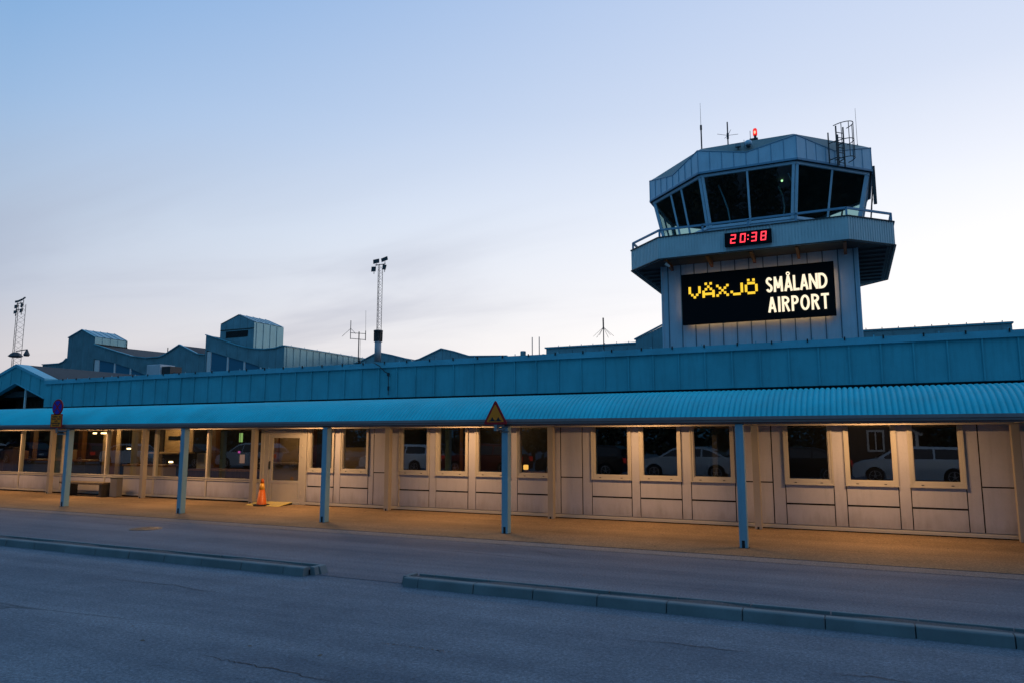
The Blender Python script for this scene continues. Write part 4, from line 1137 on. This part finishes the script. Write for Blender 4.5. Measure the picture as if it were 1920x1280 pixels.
# inside the big glazing
def counter(label, x0, x1, y0, y1, h, top='wood', front='room'):
    t = thing('counter', label, 'counter', ((x0+x1)/2,(y0+y1)/2,.07), 'counters inside the terminal')
    m = MB(); m.box(x0,x1,y0,y1,.07,h-.05); m.build('base', M[front], t); m = MB(); m.box(x0-.04,x1+.04,y0-.04,y1+.04,h-.05,h); m.build('top', M[top], t)
counter('dark fronted counter with wooden top behind the bench window', -28.1,-24.4,17.0,17.5,1.03,'wood','room')
counter('wooden counter under the bright panel inside the glazing', -22.5,-20.9,17.9,18.5,1.30,'room_warm','room')
counter('low wooden counter in front of the bright panel counter', -22.3,-20.4,16.9,17.4,.92,'wood','room_warm')
counter('lower counter beside the lit poster inside the glazing', -19.6,-16.9,17.2,17.9,.80,'wood','wood_dark')
counter('pale wooden desk seen through the glass door', -17.3,-15.6,18.0,18.5,1.02,'room_warm','room_warm')
m = MB(); m.box(-22.2,-21.2,18.52,18.55,1.72,1.86); m.build('menu_board', M['black'], tb)
for (x, y, lab, mt, w_, z0, z1, nm) in ((-18.50,18.3,'green and yellow lit poster hanging inside the glazing','e_poster',.16,1.66,1.96,'lit_poster'),(-18.35,18.1,'small pink screen below the lit poster','e_pink',.10,1.30,1.37,'screen'),(-18.1,18.0,'pale peach lit panel under the pink screen','e_peach',.22,.98,1.26,'screen')):
    t = thing(nm, lab, 'poster' if nm == 'lit_poster' else 'screen', (x,y,z0))
    m = MB(); m.box(x-w_/2-.02,x+w_/2+.02,y,y+.03,z0-.02,z1+.02); m.tube((x,y+.02,z1),(x,y+.02,2.45),.006,4); m.build('casing', M['black'], t)
    m = MB(); m.box(x-w_/2,x+w_/2,y-.004,y-.001,z0,z1); m.build('face', M[mt], t)
for (x, y, z, lab) in ((-24.2,18.5,1.40,'small glowing lamp near the wooden columns'),(-26.15,18.5,1.97,'square ceiling lamp over the counter, left of two'),(-25.6,18.5,1.97,'wide ceiling lamp over the counter, right of two'),(-20.55,17.3,1.0,'low glowing lamp on the wooden counter')):
    t = thing('room_lamp', lab, 'lamp', (x,y,z), 'lamps inside the terminal')
    m = MB(); sx = .14 if 'wide' in lab else .05; m.box(x-sx,x+sx,y-.05,y+.05,z-.02,z+.03); m.build('shade', M['e_warm'], t, bevel=.01)
    m = MB(); m.tube((x,y,z+.03),(x,y,2.45) if z > 1.2 else (x,y,z+.05),.008,5); m.build('stem', M['steel_dark'], t)
t = thing('table_lamp', 'small square glowing lamp on the window sill in the dark window', 'lamp', (-6.83,15.5,1.02))
m = MB(); m.box(-6.885,-6.785,15.42,15.52,1.075,1.185); m.build('shade', M['e_amber'], t, bevel=.02)
m = MB(); m.box(-6.86,-6.78,15.44,15.52,1.03,1.06); m.box(-6.9,-6.2,15.38,15.6,.99,1.03); m.build('base', M['wood'], t)
def chair(x, y, lab):
    t = thing('chair', lab, 'chair', (x,y,.07), 'wooden chairs inside the glazing')
    m = MB(); m.box(x-.2,x+.2,y-.2,y+.2,.48,.52); m.build('seat', M['wood'], t)
    m = MB(); m.box(x-.2,x+.2,y+.18,y+.21,.62,.95); m.build('backrest', M['wood'], t)
    for sx in (-.18,.18):
        for sy in (-.18,.19):
            m = MB(); m.tube((x+sx,y+sy,.07),(x+sx,y+sy,.48 if sy<0 else .9),.018,6); m.build('leg', M['wood'], t)
chair(-22.1,17.3,'wooden chair just left of the rear post inside the glazing'); chair(-30.6,16.6,'wooden chair at the far left inside the glazing')
def carton(x, y, w_, h, z, lab, mt):
    t = thing('carton', lab, 'box', (x,y,z), 'boxes inside the glazing')
    m = MB(); m.box(x-w_/2,x+w_/2,y,y+w_*.8,z,z+h); m.build('body', M[mt], t, bevel=.01); m = MB(); m.box(x-.03,x+.03,y-.003,y+w_*.8,z+h,z+h+.004); m.build('tape', M['frame'], t)
carton(-29.6,17.4,.9,.75,.55,'brown box at the left edge inside the glazing','wood'); carton(-28.0,16.5,.5,1.4,.07,'tall brown box beside the second mullion','wood_dark'); carton(-25.95,17.1,.55,.34,1.03,'pale box standing on the dark counter','room_warm'); carton(-19.2,17.3,.35,.5,.8,'pale box on the lower counter under the poster','frame')
for x, y, e in ((-26.2,18.7,26),(-24.3,17.2,14),(-21.7,17.7,26),(-18.4,17.5,12),(-28.9,18.2,12),(-15.6,17.6,16),(-11.6,16.9,9),(-8.4,17.4,7),(.2,17.2,4)):
    L = bpy.data.lights.new('room_light', 'POINT'); L.energy = e*1.1; L.color = (1,.62,.26); L.shadow_soft_size = .12
    lo = bpy.data.objects.new('room_light', L); COL.objects.link(lo); lo.location = (x,y,2.1)

# ------------------------------------------------------------------ kerb islands
def island(label, joints, ends):
    xs = joints
    t = thing('kerb_island', label, 'kerb', ((xs[0]+xs[-1])/2, 7.9, 0), 'low kerb islands in the car park')
    for a_, b_ in zip(xs, xs[1:]):
        j = random.uniform(-.006,.006)
        m = MB(); m.prism([(7.735+j,-.02),(7.753+j,.096),(7.770+j,.105),(7.86+j,.105),(7.86+j,-.02)], a_+.004, b_-.004, 'x'); m.build('kerb_stone', M['concrete'], t, bevel=.009)
        j = random.uniform(-.006,.006)
        m = MB(); m.prism([(8.115+j,-.02),(8.107+j,.097),(8.09+j,.104),(8.055+j,.104),(8.055+j,-.02)], a_+.05, b_+.04, 'x'); m.build('kerb_stone', M['concrete'], t, bevel=.008)
    for s, x in ends:
        m = MB(); m.prism([(x,-.02),(x+s*.10,-.02),(x+s*.07,.100),(x,.103)], 7.866, 7.955, 'y'); m.build('kerb_stone', M['concrete'], t, bevel=.008)
        m = MB(); m.prism([(x,-.02),(x+s*.13,-.02),(x+s*.08,.100),(x,.103)], 7.963, 8.10, 'y'); m.build('kerb_stone', M['concrete'], t, bevel=.008)
    m = MB(); n = 60; x0, x1 = xs[0], xs[-1]
    for k in range(n):
        a_, b_ = x0+(x1-x0)*k/n, x0+(x1-x0)*(k+1)/n
        z = lambda q: .078+.010*math.sin(q*3.1)+.006*math.sin(q*7.7)
        m.quad([(a_,7.859,z(a_)),(b_,7.859,z(b_)),(b_,8.056,z(b_)+.006),(a_,8.056,z(a_)+.006)])
    m.build('island_fill', M['fill'], t, fix=False)
j1 = [-6.62,-6.97]
while j1[-1] > -26: j1.append(j1[-1]-.752)
island('long low concrete kerb island at the left with squared right end', sorted(j1), [(1,-6.62)])
j2 = [-5.08,-4.86]
while j2[-1] < 9: j2.append(j2[-1]+.757)
island('long low concrete kerb island at the right running out of frame', j2, [(-1,-5.08)])

o = thing('manhole_cover', 'round iron manhole cover in the road at the left', 'manhole cover', (-12.87,10.33,0))
m = MB(); m.lathe((-12.87,10.33,0.0005),[(.30,0),(.30,.005),(.275,.006)],28); m.build('ring', M['steel_dark'], o)
m = MB(); m.lathe((-12.87,10.33,0.002),[(.262,0),(.262,.006)],28)
for i in range(-3,4): m.box(-12.87-.2,-12.87+.2,10.33+i*.06-.008,10.33+i*.06+.008,.007,.011)
m.build('lid', plain('worn_iron', (.12,.095,.075), .5, .5), o)

# fallen leaves and grit
m = MB(); rr = random.Random(3)
def leaf(x, y, z, s):
    a_ = rr.uniform(0,6.28); u = Vector((math.cos(a_),math.sin(a_),rr.uniform(-.2,.2)))*s; v = Vector((-math.sin(a_),math.cos(a_),rr.uniform(.1,.5)))*s*.5; c_ = Vector((x,y,z+.004))
    m.quad([c_-u, c_-v*.8, c_+u, c_+v])
for k in range(120):
    y = rr.uniform(11.9,15.1); leaf(rr.uniform(-24,4), y, .012+(y-12)*.013, rr.uniform(.008,.03))
for k in range(50): leaf(rr.uniform(-20,4), 11.86+rr.random()*.05, .012, rr.uniform(.008,.022))
for k in range(60): leaf(rr.uniform(-12,4), rr.uniform(5,11.5), .0, rr.uniform(.006,.02))
def gpt(px, py):      # ground point seen at a place in the photograph
    d = Vector((-math.sin(PS),math.cos(PS),0))*math.cos(TH) + Vector((0,0,math.sin(TH)))
    u = -Vector((-math.sin(PS),math.cos(PS),0))*math.sin(TH) + Vector((0,0,math.cos(TH)))
    r_ = d*1354.7 + Vector((math.cos(PS),math.sin(PS),0))*(px-960) + u*(640-py)
    t = -1.8/r_.z; return Vector((r_.x*t, r_.y*t, 0))
p0, p1 = gpt(715,1203), gpt(845,1221)
for k in range(70):
    p = p0.lerp(p1, rr.random()); leaf(p.x+rr.gauss(0,.012), p.y+rr.gauss(0,.014), -.006, rr.uniform(.004,.014))
for px, py in ((600,1228),(417,1122),(468,1210),(267,1200),(1690,1105),(1348,1079)): q_ = gpt(px, py); leaf(q_.x, q_.y, -.002, .028)
o = m.build('leaf_litter', wood('dry_leaf', (.05,.03,.02), (.12,.08,.05)), fix=False)
tag(o, 'scattered dry leaves and grit on the pavement and asphalt', 'leaf litter', None, 'stuff')

# hairline cracks in the car park
for pts in (((180,1080),(262,1090),(330,1096),(372,1106),(420,1109)), ((380,1226),(430,1238),(474,1246),(560,1262),(650,1284)), ((1170,1198),(1260,1204),(1350,1216),(1410,1221)), ((1560,1262),(1640,1268),(1730,1282))):
    P0 = [gpt(*p) for p in pts]; fine_ = []
    for a_, b_ in zip(P0, P0[1:]):
        for k in range(8): fine_.append(a_.lerp(b_, k/8) + Vector((rr.gauss(0,.006), rr.gauss(0,.010), 0)))
    fine_.append(P0[-1]); m = MB(); n = len(fine_)
    for k in range(n-1):
        w0, w1 = (.0045*math.sin(math.pi*(k+.2)/n)+.0012, .0045*math.sin(math.pi*(k+1.2)/n)+.0012)
        a_, b_ = fine_[k], fine_[k+1]
        m.quad([(a_.x,a_.y-w0,.0005),(b_.x,b_.y-w1,.0005),(b_.x,b_.y+w1,.0005),(a_.x,a_.y+w0,.0005)])
    structure(m.build('asphalt_crack', M['dark'], fix=False))
# ------------------------------------------------------------------ what the window glass mirrors: parked cars, shed, trees across the car park
def car_meshes(kind):
    if kind == 'wagon': top = [(-2.12,.92),(-2.02,1.30),(-1.75,1.44),(.2,1.47),(.62,1.40),(1.28,.98)]
    elif kind == 'sedan': top = [(-1.75,.97),(-1.15,1.30),(-.75,1.41),(.15,1.43),(.55,1.35),(1.2,.95)]
    else: top = [(-2.0,.94),(-1.75,1.25),(-1.45,1.47),(.1,1.52),(.6,1.42),(1.25,1.0)]
    hood = [(1.28,.96),(1.75,.88),(2.08,.76),(2.18,.55),(2.16,.30)]
    tail = [(-2.16,.32),(-2.2,.62),(-2.12,.92)]
    lower = [(-2.16,.32),(-2.2,.62),(-2.12,.93)] + ([(-1.75,.97)] if kind == 'sedan' else []) + [(1.28,.97)] + hood[1:]
    def arch(cx):
        return [(cx+.37*math.cos(R(a_)), .31+.37*math.sin(R(a_))) for a_ in range(0,181,20)]
    bottom = [(2.05,.24)] + arch(1.36) + [(.98,.2),(-.98,.2)] + arch(-1.34) + [(-2.05,.24)]
    return lower, top, bottom
def make_car(kind, paint, label, loc, flip):
    t = thing('parked_car', label, 'car', (0,0,0), 'parked cars mirrored in the terminal windows')
    lower, top, bottom = car_meshes(kind)
    m = MB(); hw = .88
    side = lower + bottom
    n = len(side)
    for s in (1,-1): m.quad([(x, s*(hw-.05*max(0,(z-.6))*2), z) for x, z in (side if s < 0 else side[::-1])])
    for i in range(n):
        (xa,za),(xb,zb) = side[i], side[(i+1)%n]
        f = lambda z: hw-.05*max(0,(z-.6))*2
        m.quad([(xa,-f(za),za),(xb,-f(zb),zb),(xb,f(zb),zb),(xa,f(za),za)])
    yb, yt = .83, .62
    yy = lambda z: yb-(yb-yt)*(z-.95)/.5
    for (xa,za),(xb,zb) in zip(top, top[1:]):
        m.quad([(xa,-yy(za),za),(xb,-yy(zb),zb),(xb,yy(zb),zb),(xa,yy(za),za)])
    for s in (1,-1): m.quad([(x, s*yy(z), z) for x, z in top])
    m.build('body', paint, t)
    m = MB()
    for s in (1,-1):
        c_ = (sum(p[0] for p in top)/len(top), 1.2)
        for lo_x, hi_x in ((-1.9,-.75),(-.68,.12),(.18,1.0)):
            pts = []
            f = interp(top)
            xs = [lo_x+(hi_x-lo_x)*k/6 for k in range(7)]
            up = [(x, max(1.0, f(x)-.09)) for x in xs]
            m.quad([(x, s*(yy(z)+.006), z) for x, z in [(xs[0],.99)]+up+[(xs[-1],.99)]])
    (xa,za),(xb,zb) = top[-1], top[-2]; m.quad([(xa+.01,-.74,za+.03),(xa+.01,.74,za+.03),(xb+.03,.6,zb-.02),(xb+.03,-.6,zb-.02)])
    (xa,za),(xb,zb) = top[0], top[1]; m.quad([(xa-.012,-.7,za+.06),(xa-.012,.7,za+.06),(xb-.02,.6,zb-.02),(xb-.02,-.6,zb-.02)])
    m.build('glazing', M['carglass'], t, fix=False)
    for cx in (1.36,-1.34):
        for s in (1,-1):
            m = MB(); m.tube((cx,s*.70,.31),(cx,s*.89,.31),.31,20); w_ = m.build('wheel', M['tyre'], t)
            r_ = MB()
            r_.tube((cx,s*.885,.31),(cx,s*.90,.31),.06,10)
            for k in range(5):
                a_ = R(72*k+18); r_.beam((cx,s*.897,.31),(cx+.2*math.cos(a_),s*.897,.31+.2*math.sin(a_)),.05,.02)
            for k in range(20):
                a_, b_ = R(18*k), R(18*k+18); r_.beam((cx+.21*math.cos(a_),s*.897,.31+.21*math.sin(a_)),(cx+.21*math.cos(b_),s*.897,.31+.21*math.sin(b_)),.03,.03)
            r_.build('rim', M['rim'], w_)
    for s in (1,-1):
        m = MB(); m.box(-2.205,-2.05,s*.62-.16,s*.62+.16,.66,.88); m.build('tail_lamp', M['e_tail'], t)
        m = MB(); m.box(2.0,2.15,s*.6-.16,s*.6+.16,.60,.72); m.build('headlight', M['headlight'], t)
    t.location = loc; t.rotation_euler = (0,0,math.pi if flip else 0)
    for ch in t.children_recursive: ch.matrix_parent_inverse = Matrix()
    return t
def carpaint(name, col): return plain(name, col, .28, .25, .6, .04)
P_ = dict(silver=carpaint('silver_paint', (.60,.70,.78)), black=carpaint('black_paint', (.015,.016,.018)), grey=carpaint('grey_blue_paint', (.42,.52,.60)), red=carpaint('dark_red_paint', (.16,.015,.02)), white=carpaint('white_car_paint', (.78,.84,.88)), blue=carpaint('dark_blue_paint', (.02,.035,.08)))
CARS = [(7.2,'black','hatch',0),(2.16,'silver','wagon',1),(-2.2,'black','sedan',1),(-6.65,'grey','sedan',1),(-11.6,'black','wagon',1),(-16.8,'red','hatch',1),(-21.9,'white','wagon',1),(-27.2,'blue','sedan',0),(-32.4,'grey','hatch',1),(-37.6,'black','sedan',1),(-42.8,'silver','sedan',0),(-48.2,'red','wagon',1),(-53.6,'blue','hatch',0),(-59,'white','sedan',1)]
LAB = ['black hatchback parked at the right end of the mirrored row','silver estate car mirrored in the two rightmost windows','black saloon mirrored between two silver cars','grey blue saloon mirrored in the windows under the right walkway bay','black estate car left of the mirrored grey saloon','dark red hatchback mirrored in the middle windows','white estate car mirrored right of the rear post','dark blue saloon mirrored beside the glass door','grey blue hatchback mirrored in the cafe glazing','black saloon mirrored in the cafe glazing','silver saloon mirrored in the left glazing','dark red estate car mirrored at the far left glazing','dark blue hatchback near the left end of the mirrored row','white saloon at the left end of the mirrored row']
for (x, c_, kd, fl), lab in zip(CARS, LAB): make_car(kd, P_[c_], lab, (x,-2.55,-.004), fl)

sh = thing('wooden_shed', 'small dark wooden shed with white trim across the car park', 'shed', (1.2,-11,0))
m = MB(); m.prism([(-.6,0),(3.0,0),(3.0,2.1),(1.2,3.3),(-.6,2.1)], -13.5, -11.0); m.build('wall', M['red_house'], sh)
m = MB()
for s in (-1,1): m.beam((1.2,-10.97,3.32),(1.2+s*2.05,-10.97,1.95),.05,.16)
for x in (-.6,3.0): m.box(x-.07,x+.07,-11.0,-10.96,0,2.1)
m.build('trim', M['white'], sh)
m = MB(); m.box(.75,1.55,-11.0,-10.95,1.1,2.2); w_ = m.build('window', M['white'], sh)
m = MB(); m.box(.84,1.12,-10.955,-10.945,1.2,2.1); m.box(1.18,1.46,-10.955,-10.945,1.2,2.1); m.build('pane', M['carglass'], w_)
m = MB(); m.beam((1.2,-12.2,3.38),(3.2,-12.2,2.05),2.7,.06); m.beam((1.2,-12.2,3.38),(-.8,-12.2,2.05),2.7,.06); m.build('roof', M['roof'], sh)

bark = wood('pine_bark', (.05,.035,.025), (.09,.06,.045), .9)
def leafmat():
    m_, nt_, b_, o_ = nodes('dark_needles')
    n1 = noise(nt_, coords(nt_), 1.1, 3)
    nt_.links.new(mixc(nt_, n1, (.010,.020,.012), (.045,.065,.03)), b_.inputs['Base Color']); b_.inputs['Roughness'].default_value = .7
    return m_
LM = leafmat()
def tree_proto(seed, h, r):
    q = random.Random(seed)
    t = thing('tree', 'dark tree across the car park behind the parked cars', 'tree', (0,0,0), 'trees across the car park')
    m = MB(); m.tube((0,0,0),(0,0,h*.95),.16,8,.03)
    for k in range(26):
        z = h*(.18+.75*k/26); a_ = q.uniform(0,6.28); l = r*(1-(z/h)**1.3)*.9
        m.tube((0,0,z),(l*math.cos(a_),l*math.sin(a_),z+l*.15),.035,5,.01)
    m.build('trunk', bark, t)
    m = MB()
    for k in range(2600):
        z = h*(.14+.86*q.random()**1.15); rad = r*(1-(z/h)**1.25)+.12; a_ = q.uniform(0,6.28)
        rr_ = rad*math.sqrt(q.random())*(1+.25*math.sin(a_*3+z*2))
        c_ = Vector((rr_*math.cos(a_), rr_*math.sin(a_), z-rr_*.15)); s = q.uniform(.12,.30)
        u = Vector((q.gauss(0,1),q.gauss(0,1),q.gauss(0,.5))).normalized()*s; v = u.cross(Vector((q.gauss(0,1),q.gauss(0,1),q.gauss(0,1)))).normalized()*s*.5
        m.quad([c_-u, c_-v, c_+u, c_+v])
    m.build('crown', LM, t, fix=False); return t
protos = [tree_proto(1, 8.5, 2.6), tree_proto(2, 7.0, 3.0)]
q = random.Random(5); first = [True, True]
x = 16
while x > -75:
    k = q.choice((0,1)); loc = (x, -18.5-q.random()*5, 0)
    if first[k]: protos[k].location = loc; first[k] = False
    else: dup(protos[k], None, loc, q.uniform(0,6.28))
    x -= q.uniform(2.6,3.6)

for lx, y0_, y1_ in ((38,-22,60),(45,-22,66),(-66,-22,31),(-74,-22,36)):
    y = y0_
    while y < y1_:
        c2 = dup(protos[q.choice((0,1))], None, (lx+q.uniform(-3,3), y, 0), q.uniform(0,6.28)); c2['label'] = 'tall dark tree beside the car park, mirrored in the tower cab glass'; c2['group'] = 'tall trees beside the car park'; c2.scale = (1.7,1.7,2.5); y += q.uniform(2.4,3.4)
# ------------------------------------------------------------------ render settings
S.render.engine = 'CYCLES'
S.cycles.use_denoising = True
S.cycles.max_bounces = 8; S.cycles.transparent_max_bounces = 16; S.cycles.sample_clamp_indirect = 4
S.view_settings.view_transform = 'Standard'; S.view_settings.look = 'None'; S.view_settings.exposure = .10; S.view_settings.gamma = 1
